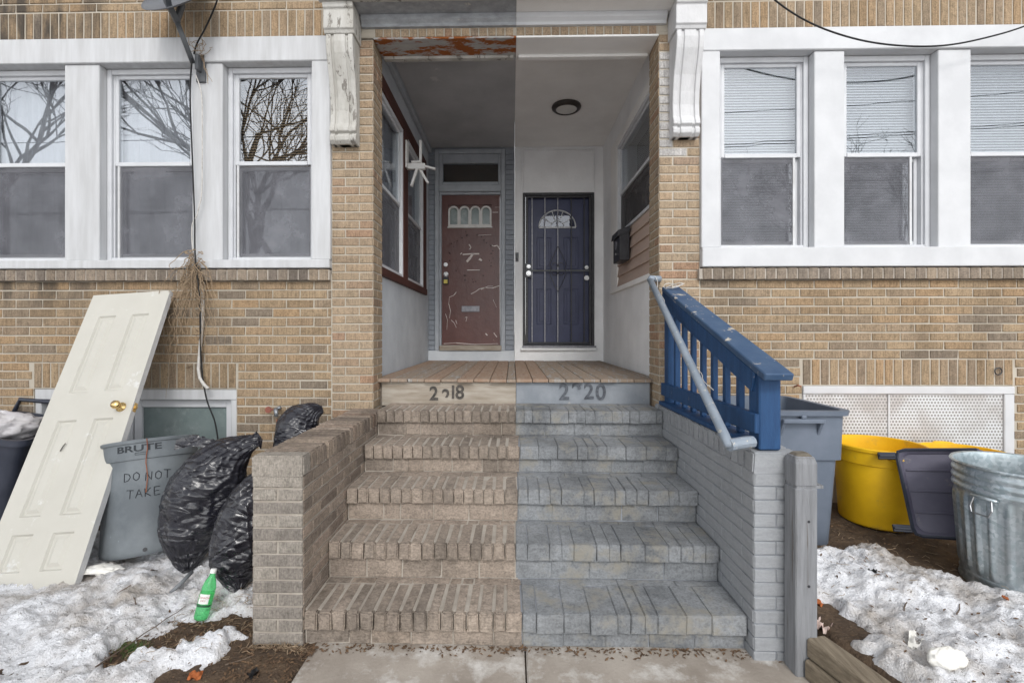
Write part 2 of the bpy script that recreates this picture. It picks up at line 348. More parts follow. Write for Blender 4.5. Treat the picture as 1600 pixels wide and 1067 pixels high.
def special():
    # window glass: part mirror, part clear
    for nm, f, tint in (('glass', .18, (.93, .95, .96)), ('glass_soft', .12, (.88, .9, .91)), ('glass_dim', .08, (.8, .82, .84)), ('glass_frost', .16, (.5, .6, .58))):
        m = bpy.data.materials.new(nm); m.use_nodes = True; M_[nm] = m; nt = m.node_tree; nt.nodes.clear()
        o = N(nt, 'ShaderNodeOutputMaterial'); mx = N(nt, 'ShaderNodeMixShader'); t = N(nt, 'ShaderNodeBsdfTransparent'); g = N(nt, 'ShaderNodeBsdfGlossy')
        t.inputs[0].default_value = (*tint, 1); g.inputs['Roughness'].default_value = .004; g.inputs[0].default_value = (.95, .97, 1, 1)
        bp = N(nt, 'ShaderNodeBump'); bp.inputs['Strength'].default_value = .05; bp.inputs['Distance'].default_value = .01
        nt.links.new(ntex(nt, coords(nt), 3.0, 1), bp.inputs['Height']); nt.links.new(bp.outputs[0], g.inputs['Normal'])
        mx.inputs[0].default_value = f
        nt.links.new(t.outputs[0], mx.inputs[1]); nt.links.new(g.outputs[0], mx.inputs[2]); nt.links.new(mx.outputs[0], o.inputs[0])
    # insect screen
    for nm, f, c in (('screen', .68, (.095, .095, .105)), ('screen_dark', .75, (.07, .065, .065))):
        m = bpy.data.materials.new(nm); m.use_nodes = True; M_[nm] = m; nt = m.node_tree; nt.nodes.clear()
        o = N(nt, 'ShaderNodeOutputMaterial'); mx = N(nt, 'ShaderNodeMixShader'); t = N(nt, 'ShaderNodeBsdfTransparent'); g = N(nt, 'ShaderNodeBsdfDiffuse')
        nt.links.new(mixc(nt, ramp(nt, ntex(nt, coords(nt), 5, 6), [(.35, 0.0), (.7, 1.0)]), c, tuple(x * 1.9 for x in c)), g.inputs[0])
        mx.inputs[0].default_value = f
        nt.links.new(t.outputs[0], mx.inputs[1]); nt.links.new(g.outputs[0], mx.inputs[2]); nt.links.new(mx.outputs[0], o.inputs[0])
    # black bin-bag film
    for nm, ca, cb in (('bag_black', (.010, .010, .014), (.022, .022, .03)), ('bag_grey', (.05, .05, .055), (.1, .1, .105))):
        nt, b = mk(nm)
        def crease(sc, rot, det, dis):
            n_ = N(nt, 'ShaderNodeTexNoise'); n_.inputs['Scale'].default_value = 1.0; n_.inputs['Detail'].default_value = det; n_.inputs['Distortion'].default_value = dis
            m0 = N(nt, 'ShaderNodeMapping'); m0.inputs['Rotation'].default_value = rot
            m1 = N(nt, 'ShaderNodeMapping'); m1.inputs['Scale'].default_value = sc
            nt.links.new(N(nt, 'ShaderNodeNewGeometry').outputs['Position'], m0.inputs[0]); nt.links.new(m0.outputs[0], m1.inputs[0]); nt.links.new(m1.outputs[0], n_.inputs['Vector'])
            a_ = N(nt, 'ShaderNodeMath', operation='SUBTRACT'); nt.links.new(n_.outputs['Fac'], a_.inputs[0]); a_.inputs[1].default_value = .5
            b_ = N(nt, 'ShaderNodeMath', operation='ABSOLUTE'); nt.links.new(a_.outputs[0], b_.inputs[0]); return b_.outputs[0]
        fin(nt, b, mixc(nt, ntex(nt, coords(nt), 7), ca, cb), ramp(nt, ntex(nt, coords(nt), 5), [(.3, .17), (.7, .36)]),
            [(crease((1.7, 1.7, 9.5), (0, R(28), 0), 1, .5), 1.0), (crease((5, 5, 20), (R(15), R(-14), 0), 1, .4), .6), (ntex(nt, coords(nt), 9, 1, .4), .4)], .65, dist=.065)
    # snow
    nt, b = mk('snow')
    v = coords(nt)
    big = ramp(nt, ntex(nt, v, 2.6, 7, .68), [(.45, 0.0), (.66, .9)])
    c = mixc(nt, big, (.86, .87, .90), (.44, .39, .34))
    c = mixc(nt, .55, c, ramp(nt, ntex(nt, v, 70, 5, .75), [(.36, .72), (.52, 1.0)]), 'MULTIPLY')
    sp = ramp(nt, ntex(nt, v, 46, 6, .75), [(.58, 0.0), (.64, 1.0)])
    spm = N(nt, 'ShaderNodeMath', operation='MULTIPLY'); nt.links.new(sp, spm.inputs[0]); nt.links.new(ramp(nt, ntex(nt, v, 3.4, 5), [(.36, .1), (.6, 1.0)]), spm.inputs[1])
    c = mixc(nt, spm.outputs[0], c, (.13, .105, .085))
    fin(nt, b, c, ramp(nt, ntex(nt, v, 8), [(.4, .25), (.6, .7)]), [(ntex(nt, v, 22, 7, .7), .6), (ntex(nt, v, 120, 4), .6)], .4, dist=.025)
    # galvanised steel
    nt, b = mk('galvanised')
    v = coords(nt)
    vo = N(nt, 'ShaderNodeTexVoronoi'); vo.inputs['Scale'].default_value = 60; nt.links.new(v, vo.inputs['Vector'])
    c = mixc(nt, ramp(nt, vo.outputs['Color'], [(.2, 0.0), (.8, 1.0)]), (.42, .50, .53), (.64, .70, .73))
    c = mixc(nt, ramp(nt, ntex(nt, coords(nt, (1, 1, .3)), 7, 5), [(.45, 0.0), (.7, .8)]), c, (.32, .34, .35))
    fin(nt, b, c, ramp(nt, ntex(nt, v, 9), [(.3, .3), (.7, .5)]), [(ntex(nt, v, 12), .08)], .5, .85, dist=.02)
    # perforated sheet
    nt, b = mk('perforated')
    mp = coords(nt, (42, 1, 42)); sx = N(nt, 'ShaderNodeSeparateXYZ'); nt.links.new(mp, sx.inputs[0])
    cx = N(nt, 'ShaderNodeCombineXYZ')
    rowf = N(nt, 'ShaderNodeMath', operation='FLOOR'); nt.links.new(sx.outputs[2], rowf.inputs[0])
    half = N(nt, 'ShaderNodeMath', operation='MULTIPLY_ADD'); nt.links.new(rowf.outputs[0], half.inputs[0]); half.inputs[1].default_value = .5; nt.links.new(sx.outputs[0], half.inputs[2])
    for i, src in ((0, half.outputs[0]), (1, sx.outputs[2])):
        f = N(nt, 'ShaderNodeMath', operation='FRACT'); nt.links.new(src, f.inputs[0])
        s_ = N(nt, 'ShaderNodeMath', operation='SUBTRACT'); nt.links.new(f.outputs[0], s_.inputs[0]); s_.inputs[1].default_value = .5
        nt.links.new(s_.outputs[0], cx.inputs[i])
    ln = N(nt, 'ShaderNodeVectorMath', operation='LENGTH'); nt.links.new(cx.outputs[0], ln.inputs[0])
    hole = ramp(nt, ln.outputs['Value'], [(.30, 1.0), (.36, 0.0)])
    base = mixc(nt, ramp(nt, ntex(nt, coords(nt), 3, 3), [(.4, 0.0), (.6, 1.0)]), (.68, .69, .70), (.50, .47, .45))
    fin(nt, b, mixc(nt, hole, base, (.27, .26, .25)), .4, [], .5, .35)
    # green bottle
    nt, b = mk('bottle_green')
    b.inputs['Base Color'].default_value = (.22, .82, .36, 1); b.inputs['Transmission Weight'].default_value = .75; b.inputs['Roughness'].default_value = .08; b.inputs['IOR'].default_value = 1.25
special()

# ------------------------------------------------------------------ levels
YF = 3.61                                   # brick face of the facade
XL, XR = -1.066, 1.11                       # porch opening between the piers
SXL, SXR = -1.12, 1.205                     # porch side walls
YB = 6.30                                   # porch back wall
ZP = 1.095                                  # porch floor
ZC = 3.93                                   # porch ceiling
MID = .03
C = .0667                                   # brick course
def fx(u, v=300): return at(u, v, YF).x

# ------------------------------------------------------------------ ground
def hf(x0, x1, y0, y1, nx, ny, fn):
    mb = MB()
    for j in range(ny + 1):
        for i in range(nx + 1):
            x = x0 + (x1 - x0) * i / nx; y = y0 + (y1 - y0) * j / ny
            mb.v.append((x, y, fn(x, y)))
    for j in range(ny):
        for i in range(nx):
            a = j * (nx + 1) + i
            mb.f.append((a, a + 1, a + nx + 2, a + nx + 1))
    return mb
def fb(x, y, s, o=4, z=0.0): return noise.fractal(Vector((x * s, y * s, z)), .8, 2.1, o)
def sstep(a, b, x):
    t = max(0, min(1, (x - a) / (b - a))); return t * t * (3 - 2 * t)

g = MB(); S = 400
g.add([(-S, -S, -.03), (S, -S, -.03), (S, S, -.03), (-S, S, -.03)], [(0, 1, 2, 3)])
tag(link('ground', g.mesh('ground', 'dirt')), kind='structure')
def soil_l(x, y): return .0 + .022 * fb(x, y, 4, 5) - .03 * sstep(-1.02, -.90, x) * (1 if y < 2.2 else 0)
tag(link('ground', hf(-6, -.86, .2, 3.6, 110, 80, soil_l).mesh('ground', 'dirt', True)), kind='structure')
def soil_r(x, y): return -.17 * sstep(.05, -.04, x - 1.35 - max(0, 2.0 - y) * .25) + .155 + .045 * sstep(2.2, 3.3, y) + .02 * fb(x, y, 4, 5, 5)
tag(link('ground', hf(1.29, 6, .2, 3.6, 160, 100, soil_r).mesh('ground', 'dirt', True)), kind='structure')
tag(link('snow', MB().box(-200, 200, -200, -11.5, -.2, .03).mesh('snow', 'snow')), 'unseen snow field across the street added to bounce light', 'snow', kind='stuff')  # out-of-view snow added as a reflector for the porch ceiling
rd = MB().box(-60, 60, -12, -3.4, -.2, -.022)
tag(link('road', rd.mesh('road', 'asphalt')), kind='structure')
sw = thing('sidewalk', 'x', 'x'); del sw['label'], sw['category']; sw['kind'] = 'structure'
# walk slabs in front of the steps and the pavement behind the camera
def slab(x0, x1, y0, y1):
    part('slab', MB().box(x0, x1, y0, y1, -.15, 0), 'concrete', sw, bevel=.008)
for (x0, x1) in ((-.93, .056), (.063, 1.34)):
    slab(x0, x1, 1.62, 2.235); slab(x0, x1, .4, 1.606)
k = -6.0
while k < 6:
    slab(k, k + 1.19, -2.0, .386); k += 1.2
part('curb', MB().box(-60, 60, -3.38, -3.2, -.15, -.004), 'concrete', sw)
tag(link('snow', MB().box(-60, 60, -3.19, -2.02, -.15, .03).mesh('snow', 'snow')), 'unseen kerb snow strip added to bounce light into the porch', 'snow', kind='stuff')  # kerb snow out of view, added to throw light up at the porch

# ------------------------------------------------------------------ brick machinery
BM_CACHE = {}
def brick_mesh(L, H, var, mat, D=.035):
    L = round(L / .004) * .004; H = round(H / .002) * .002
    key = (L, H, var, mat, D)
    if key in BM_CACHE: return BM_CACHE[key]
    rnd = random.Random(hash((round(L * 1000), round(H * 1000), var)))
    j = lambda a: rnd.uniform(-a, a)
    x, z, c = L / 2, H / 2, .0035
    vs_ = []
    for (yy, ins) in ((D, 0), (.004, 0), (0, c)):
        for sx, sz in ((-1, -1), (1, -1), (1, 1), (-1, 1)):
            jit = .0016 if yy < D else 0
            vs_.append((sx * (x - ins) + j(jit), yy + (j(.0012) if yy < D else 0), sz * (z - ins) + j(jit)))
    fs = [(8, 9, 10, 11)]
    for a in (0, 4):
        for k in range(4):
            k2 = (k + 1) % 4
            fs.append((a + k, a + k2, a + 4 + k2, a + 4 + k))
    mb = MB().add(vs_, fs)
    me = mb.mesh('brick', mat); BM_CACHE[key] = me
    return me
def visible_px(p, L, H):
    return L * H / max(.3, p[1]) ** 2
class Bricks:
    """collects bricks of one owner; emits the 300 largest of each kind singly, the rest joined"""
    def __init__(s, owner): s.owner = owner; s.rows = {}
    def put(s, name, p, rot, L, H, mat, D=.035, prio=1.0):
        s.rows.setdefault(name, []).append((prio * visible_px(p, L, H), tuple(p), rot, L, H, mat, D))
    def emit(s, lim=298):
        for name, rows in s.rows.items():
            rows.sort(key=lambda r: -r[0])
            rest = {}
            for i, (pr, p, rot, L, H, mat, D) in enumerate(rows):
                if i < lim and pr > 0:
                    o = link(name, brick_mesh(L, H, random.randrange(5), mat, D), s.owner, Vector(p) - worg(s.owner))
                    o.rotation_euler = rot
                else: rest.setdefault(mat, []).append((p, rot, L, H, D))
            for mat, rr in rest.items():
                mb = MB()
                for (p, rot, L, H, D) in rr:
                    me = brick_mesh(L, H, random.randrange(5), mat, D)
                    Mx = Matrix.Translation(p) @ Matrix.Rotation(rot[2], 4, 'Z') @ Matrix.Rotation(rot[0], 4, 'X')
                    mb.add([Mx @ v.co for v in me.vertices], [tuple(f.vertices) for f in me.polygons])
                tag(part('more_' + name + 's', mb, mat, s.owner), kind='stuff')
def field(B, a0, a1, z0, z1, place, rot, mat, name='brick', holes=(), L=.213, H=C, phase=0, prio=None, D=.035, joint=.0105, prio0=1.0):
    """running bond; place(a, z) -> world point of a brick face centre"""
    n = max(1, round((z1 - z0) / H)); h = (z1 - z0) / n
    for r in range(n):
        z = z0 + (r + .5) * h
        a = a0 - ((r + phase) % 2) * L / 2 - (L if random.random() < .0 else 0)
        while a < a1 - .012:
            e = a + L
            segs = [(max(a, a0), min(e, a1))]
            for (ha0, ha1, hz0, hz1) in holes:
                if hz0 < z < hz1:
                    out = []
                    for (s0, s1) in segs:
                        if s1 <= ha0 or s0 >= ha1: out.append((s0, s1))
                        else:
                            if s0 < ha0: out.append((s0, ha0))
                            if s1 > ha1: out.append((ha1, s1))
                    segs = out
            for (s0, s1) in segs:
                if s1 - s0 > .028:
                    p = place((s0 + s1) / 2, z)
                    p = (p[0], p[1], p[2] + random.uniform(-.0012, .0012))
                    B.put(name, p, rot, s1 - s0 - joint, h - joint, mat, D, prio0 if prio is None else prio((s0 + s1) / 2, z))
            a = e

# ------------------------------------------------------------------ houses
Z_SILL0, Z_SILL1, Z_HEAD1 = 1.862, 1.955, 3.73
HL = thing('row_house', 'tan brick row house with grey porch half, maroon door and stained white windows', 'house', (-2.7, YF, 0), 'attached brick row houses')
HR = thing('row_house', 'tan brick row house with white porch half, navy barred door and bright white windows', 'house', (2.7, YF, 0), 'attached brick row houses')
BL, BR = Bricks(HL), Bricks(HR)
WL0, WL1 = fx(-250), fx(518)             # left window group outer edges
WL0 = fx(-42) - .14
WR0 = fx(1094); WR1 = WR0 + 2.76
XEND = 6.0
BWL0, BWL1, BWZ1, BWZ0 = fx(52, 650), fx(369, 650), 1.028, .42     # left basement window
BWR0, BWR1 = fx(1254, 650), fx(1584, 650)
BWRZ1, BWRZ0 = at(1400, 603, YF).z, .40
facade = lambda a, z: (a, YF, z)
def onscreen(a, z):
    return 1.0 if abs(a) < 4.1 and .55 < z < 4.0 else 0.0
for (B, H, x0, x1, wx0, wx1, bx0, bx1, bz0, bz1, zh) in (
        (BL, HL, -XEND, XL, WL0, WL1, BWL0, BWL1, BWZ0, BWZ1, Z_HEAD1), (BR, HR, XR, XEND, WR0, WR1, BWR0, BWR1, BWRZ0, BWRZ1, Z_HEAD1 + .015)):
    left = x0 < 0
    pier = (x1 - (x1 - wx1) if left else x0, x1 if left else wx0)
    pier = (wx1, x1) if left else (x0, wx0)
    # mortar bed of the wall, pieced round the openings
    bed = MB(); yb = YF + .006; yd = YF + .25
    m0, m1 = (x0, x1 - .004) if left else (x0 + .004, x1)
    bed.box(m0, m1, yb, yd, bz1, Z_SILL0 + .05)
    bed.box(m0, bx0, yb, yd, -.3, bz1 - .0)
    bed.box(bx1, m1, yb, yd, -.3, bz1 - .0)
    bed.box(bx0, bx1, yb, yd, -.3, bz0)
    bed.box(m0, wx0, yb, yd, Z_SILL0 + .05, zh - .02)
    bed.box(wx1, m1, yb, yd, Z_SILL0 + .05, zh - .02)
    bed.box(m0 if left else MID, MID if left else m1, yb, yd, zh + .001, 6.8)
    part('wall', bed, 'mortar', H)
    sol_top = bz1 + .003; sol_h = .2
    holes = [(bx0, bx1, -1, bz1), (bx0 - .01, bx1 + .01, sol_top - .02, sol_top + sol_h)]
    f0, f1 = (x0, wx1) if left else (wx0, x1)
    zrow0 = sol_top + sol_h - 18 * C
    field(B, f0, f1, zrow0, sol_top + sol_h, facade, (0, 0, 0), 'brick_tan', holes=holes, prio=onscreen)
    nrow = round((Z_SILL0 - sol_top - sol_h) / C)
    field(B, f0, f1, sol_top + sol_h, Z_SILL0, facade, (0, 0, 0), 'brick_tan', prio=onscreen)
    # beyond the window group, out of the frame
    if left: field(B, x0, wx0, Z_SILL0, zh, facade, (0, 0, 0), 'brick_tan', prio=lambda a, z: 0)
    else: field(B, wx1, x1, Z_SILL0, zh, facade, (0, 0, 0), 'brick_tan', prio=lambda a, z: 0)
    # pier beside the porch
    field(B, pier[0], pier[1], ZP - .42, zh - .02, facade, (0, 0, 0), 'brick_pier', phase=0, L=.213, prio=onscreen)
    # pier return inside the porch
    if left: field(B, YF + .006, YF + .26, ZP - .42, 3.72, lambda a, z: (XL, a, z), (0, 0, R(90)), 'brick_pier', phase=1, prio=lambda a, z: .6)
    else: field(B, YF + .006, YF + .26, ZP - .42, 3.72, lambda a, z: (XR, a, z), (0, 0, R(-90)), 'brick_pier', phase=1, prio=lambda a, z: .6)
    # soldier course over the windows and over the basement window
    a = x0 + .001 if left else wx0 - .02
    a_end = wx1 + .0 if left else x1
    while a < a_end:
        B.put('soldier_brick', (a + C / 2, YF, zh + .115), (0, 0, 0), C - .0105, .2, 'brick_tan', prio=onscreen(a, 3.8)); a += C
    a = bx0
    nb = round((bx1 - bx0) / C); cc = (bx1 - bx0) / nb
    for i in range(nb):
        B.put('soldier_brick', (bx0 + (i + .5) * cc, YF, sol_top + sol_h / 2), (0, 0, 0), cc - .0105, sol_h - .012, 'brick_tan')
    # stretcher courses above
    field(B, x0 if left else MID, MID if left else x1, zh + .222, zh + .222 + C * 8, facade, (0, 0, 0), 'brick_tan', prio=lambda a, z: 1.0 if (a < -1.3 and a > -4 and z < 4.05) else 0.0)
    # projecting sill course of headers
    a = (wx0 - .03) if left else wx0 + .0
    e = wx1 - .005 if left else wx1 + .03
    while a < e - .03:
        B.put('sill_brick', (a + .039, YF - .04, (Z_SILL0 + Z_SILL1) / 2 - .004), (0, 0, 0), .068, Z_SILL1 - Z_SILL0 - .006, 'brick_sill', .06, onscreen(a, 1.9)); a += .0785
    part('sill_bed', MB().box(wx0 - .02, wx1 - .004, YF - .034, YF + .1, Z_SILL0 + .004, Z_SILL1 - .012), 'mortar_cheek', H)
    # header row over the porch opening
    a = XL + .01 if left else MID
    e = MID if left else XR - .01
    while a < e - .03:
        B.put('header_brick', (a + C / 2, YF, 3.758), (0, 0, 0), C - .009, .062, 'brick_pier'); a += C
    part('wall', MB().box(XL - .3 if left else MID + .001, MID if left else XR + .3, YF + .007, YF + .25, 3.724, zh), 'mortar', H)
    # room behind the windows
    rm = MB(); d = .9; wz0, wz1 = Z_SILL1, zh
    A, Bq = wx0 + .05, wx1 - .05
    y0, y1 = YF + .24, YF + d
    rm.quad((A, y1, wz0), (Bq, y1, wz0), (Bq, y1, wz1), (A, y1, wz1)); rm.quad((A, y0, wz0), (Bq, y0, wz0), (Bq, y1, wz0), (A, y1, wz0))
    rm.quad((A, y0, wz1), (A, y1, wz1), (Bq, y1, wz1), (Bq, y0, wz1)); rm.quad((A, y0, wz0), (A, y1, wz0), (A, y1, wz1), (A, y0, wz1)); rm.quad((Bq, y0, wz0), (Bq, y0, wz1), (Bq, y1, wz1), (Bq, y1, wz0))
    part('room', rm, 'room_dark', H)
    rb = MB(); rb.box(bx0 - .02, bx1 + .02, YF + .26, YF + .5, bz0 - .02, bz1 + .02)
    part('room', rb, 'room_dark', H)
    # the rest of the house body: upper front is the bed above; side and roof
    part('roof', MB().box(x0 - .1, MID - .001, YF - .25, 12, 6.8, 7.0) if left else MB().box(MID + .001, x1 + .1, YF - .25, 12, 6.8, 7.0), 'paint_grey', H)
    part('side_wall', MB().box(x0 - .004, x0 + .2, YF + .26, 12, -.3, 6.8) if left else MB().box(x1 - .2, x1 + .004, YF + .26, 12, -.3, 6.8), 'mortar', H)
BL.emit(); BR.emit()

# ---- sash windows, local coordinates: x 0..w, z 0..h, y = 0 front, going in
def sash_window(house, x, y, z, w, h, rail, cover=None, cover_mat=None, lower='screen', frame='white_vinyl', rotz=0, side_gap=0, glass='glass', cover2=None):
    f = MB(); t = .035
    f.box(0, t, 0, .09, 0, h); f.box(w - t, w, 0, .09, 0, h); f.box(t, w - t, .002, .088, h - .04, h); f.box(t, w - t, .002, .088, 0, .03)
    f.box(t, t + .012, .02, .1, .03, h - .04); f.box(w - t - .012, w - t, .02, .1, .03, h - .04)
    win = part('window', f, frame, house, Vector((x, y, z)) - worg(house), bevel=.003)
    win.rotation_euler[2] = rotz
    i0, i1 = t + .012, w - t - .012
    s = .028
    up = MB(); z0, z1 = rail, h - .04
    up.box(i0, i0 + s, .022, .05, z0, z1); up.box(i1 - s, i1, .022, .05, z0, z1); up.box(i0 + s, i1 - s, .023, .049, z1 - s, z1); up.box(i0 + s, i1 - s, .018, .049, z0 - .004, z0 + s)
    part('upper_sash', up, frame, win, (0, 0, 0), bevel=.003)
    part('pane', MB().box(i0 + s - .004, i1 - s + .004, .034, .038, z0 + s - .004, z1 - s + .004), glass, win, (0, 0, 0))
    lo = MB(); a, b = .03, rail - .004; g0 = i0 + (side_gap if side_gap > 0 else 0); g1 = i1 + (side_gap if side_gap < 0 else 0)
    lo.box(i0, i0 + s, .056, .084, a, b); lo.box(i1 - s, i1, .056, .084, a, b); lo.box(i0 + s, i1 - s, .057, .083, a, a + s + .01); lo.box(i0 + s, i1 - s, .057, .083, b - s, b)
    part('lower_sash', lo, frame, win, (0, 0, 0), bevel=.003)
    part('pane', MB().box(i0 + s - .004, i1 - s + .004, .068, .072, a + s, b - s + .004), glass, win, (0, 0, 0))
    if lower:
        sc = MB(); y_ = .030
        sc.quad((g0 + .006, y_, a + .012), (g1 - .006, y_, a + .012), (g1 - .006, y_, b - .006), (g0 + .006, y_, b - .006))
        so_ = part('insect_screen', sc, lower, win, (0, 0, 0))
        if side_gap:
            q = g0 if side_gap > 0 else g1
            part('screen_frame', MB().box(q - .008, q + .008, .02, .034, a, b), 'vinyl_dirty', win, (0, 0, 0))
    def covered(kind, m, z0_, z1_):
        cv = MB(); yy = .108; i0, i1 = -.1, w + .1
        if kind == 'blind':
            n = int((z1_ - z0_) / .021)
            for k_ in range(n):
                zz = z1_ - k_ * .021
                cv.quad((i0, yy + .016, zz), (i1, yy + .016, zz), (i1, yy - .004, zz - .0225), (i0, yy - .004, zz - .0225))
            o = part('blind', cv, m, win, (0, 0, 0))
        else:
            n = 60
            for k_ in range(n + 1):
                xx = i0 + (i1 - i0) * k_ / n
                yo = yy + .012 * math.sin(k_ * .9) + .008 * math.sin(k_ * 2.3)
                cv.v += [(xx, yo, z0_), (xx, yo, z1_)]
            for k_ in range(n): cv.f.append((2 * k_, 2 * k_ + 2, 2 * k_ + 3, 2 * k_ + 1))
            o = part('curtain', cv, m, win, (0, 0, 0), smooth=True)
    if cover: covered(cover, cover_mat, .03 if cover2 is None else rail - .02, h - .03)
    if cover2: covered(cover2[0], cover2[1], .03, rail - .03)
    return win

def window_group(house, x0, zh, edges, mat, wz0, wz1, specs):
    """white boards round three windows; edges: (l, r) of each window opening"""
    x1 = WL1 if x0 < 0 else WR1
    s = part('window_surround', MB().box(x0, x1, YF - .03, YF + .10, wz1, zh), mat, house, bevel=.006)
    part('sill', MB().box(x0, x1, YF - .045, YF + .14, Z_SILL1 + .001, wz0), mat, s, bevel=.005)
    bounds = [x0] + [q for e in edges for q in e] + [x1]
    for i in range(0, len(bounds), 2):
        a, b = bounds[i], bounds[i + 1]
        part('jamb' if i in (0, len(bounds) - 2) else 'mullion', MB().box(a, b, YF - .027 if i in (0, len(bounds) - 2) else YF - .012, YF + .16, wz0 + .001, wz1 - .001), mat, s, bevel=.005)
    for (e, sp) in zip(edges, specs):
        sash_window(house, e[0] + .003, YF + .055, wz0 + .003, e[1] - e[0] - .006, wz1 - wz0 - .006, **sp)
zt, zb_ = at(420, 98, YF).z, at(420, 407, YF).z
el = [(fx(-42), fx(103)), (fx(157), fx(302)), (fx(349), fx(489))]
rl = at(420, 253, YF).z - zb_
window_group(HL, WL0, Z_HEAD1, el, 'white_stain', zb_, zt - .005, [
    dict(rail=rl, cover='curtain', cover_mat='curtain', cover2=('curtain', 'board_inside')),
    dict(rail=rl, cover='curtain', cover_mat='curtain', cover2=('curtain', 'board_inside'), side_gap=.03),
    dict(rail=rl, cover='blind', cover_mat='blind_brown', cover2=('curtain', 'curtain'), side_gap=.02)])
zt, zb_ = at(1200, 82, YF).z, at(1200, 388, YF).z
er = [(fx(1123), fx(1271)), (fx(1318), fx(1464)), (fx(1515), fx(1663))]
rl = at(1200, 241, YF).z - zb_
window_group(HR, WR0, Z_HEAD1 + .015, er, 'white_paint', zb_, zt, [
    dict(rail=rl, cover='blind', cover_mat='blind_white', side_gap=-.05, glass='glass_soft'),
    dict(rail=rl, cover='blind', cover_mat='blind_white', side_gap=-.08, glass='glass_soft'),
    dict(rail=rl, cover='blind', cover_mat='blind_white', glass='glass_soft')])

# ---- basement openings
f = MB(); yq = YF + .01
f.box(BWL0, BWL1, yq, YF + .2, BWZ1 - .085, BWZ1 - .003)
f.box(BWL0, BWL0 + .05, yq + .003, YF + .2, BWZ0, BWZ1 - .086); f.box(BWL1 - .05, BWL1 - .004, yq + .003, YF + .2, BWZ0, BWZ1 - .086)
f.box(BWL0 + .05, BWL1 - .05, yq + .02, YF + .2, BWZ0, BWZ0 + .05)
bw = part('basement_window', f, 'white_stain', HL, bevel=.005)
for (a, b) in ((BWL0 + .055, BWL0 + .74), (BWL0 + .75, BWL1 - .055)):
    s_ = MB(); y0 = YF + .06; z0, z1 = BWZ0 + .055, BWZ1 - .09
    s_.box(a, a + .06, y0, y0 + .05, z0, z1); s_.box(b - .06, b, y0, y0 + .05, z0, z1); s_.box(a + .06, b - .06, y0 + .002, y0 + .048, z1 - .06, z1); s_.box(a + .06, b - .06, y0 + .002, y0 + .048, z0, z0 + .05)
    part('sash', s_, 'white_vinyl', bw, bevel=.004)
    part('pane', MB().box(a + .055, b - .055, y0 + .02, y0 + .024, z0 + .045, z1 - .055), 'frost', bw)
    part('plastic_sheet', MB().box(a + .05, b - .05, y0 + .07, y0 + .08, z0, z1), 'stucco_grey', bw)
f = MB(); q = YF - .012
f.box(BWR0, BWR1, q, YF + .1, BWRZ1 - .06, BWRZ1 - .002)
f.box(BWR1 - .075, BWR1, q + .003, YF + .1, BWRZ0, BWRZ1 - .061); f.box(BWR0, BWR0 + .02, q + .003, YF + .1, BWRZ0, BWRZ1 - .061)
vp = part('basement_vent', f, 'white_paint', HR, bevel=.005)
xm = fx(1389, 640)
part('perforated_panel', MB().box(BWR0 + .021, xm - .004, YF + .006, YF + .012, BWRZ0, BWRZ1 - .062), 'perforated', vp)
part('perforated_panel', MB().box(xm + .004, BWR1 - .076, YF + .004, YF + .010, BWRZ0, BWRZ1 - .062), 'perforated', vp)
part('panel_strip', MB().box(xm - .006, xm + .006, YF - .002, YF + .014, BWRZ0, BWRZ1 - .063), 'vinyl_dirty', vp)

# ---- cornice, lintel, brackets
for (H, a, b, m1, m2, mp) in ((HL, fx(518, 30), MID - .001, 'paint_grey_worn', 'peeling_white', 'paint_grey_worn'), (HR, MID + .001, fx(1093, 30), 'ceiling_white', 'white_paint', 'white_paint')):
    left = a < -.5
    co = part('cornice', MB().box(a, b, YF - .20, YF + .005, 3.872, 3.93), m1, H)
    part('cornice_edge', MB().box(a - (.02 if left else 0), b + (0 if left else .02), YF - .235, YF - .18, 3.866, 4.0), m2, co, bevel=.006)
    part('cornice_top', MB().box(a, b, YF - .19, YF + .005, 3.931, 4.02), m1, co)
    i0, i1 = (fx(566, 30), MID - .001) if left else (MID + .001, fx(1040, 30))
    mo = MB().prism([(YF + .004, 3.792), (YF - .018, 3.794), (YF - .022, 3.815), (YF - .045, 3.835), (YF - .05, 3.870), (YF + .004, 3.870)], i0, i1)
    part('bed_moulding', mo, mp, co)
    la, lb = (XL + .002, MID - .0005) if left else (MID + .0005, XR - .002)
    li = MB().box(la, lb, YF - .004, YF + .262, 3.708, 3.7235)
    part('lintel', li, 'rust' if left else 'ceiling_white', H, bevel=.003)
    part('lintel_lip', MB().box(la + .02, lb - .02, YF + .215, YF + .262, 3.685, 3.7075), 'peeling_white' if left else 'ceiling_white', H, bevel=.003)
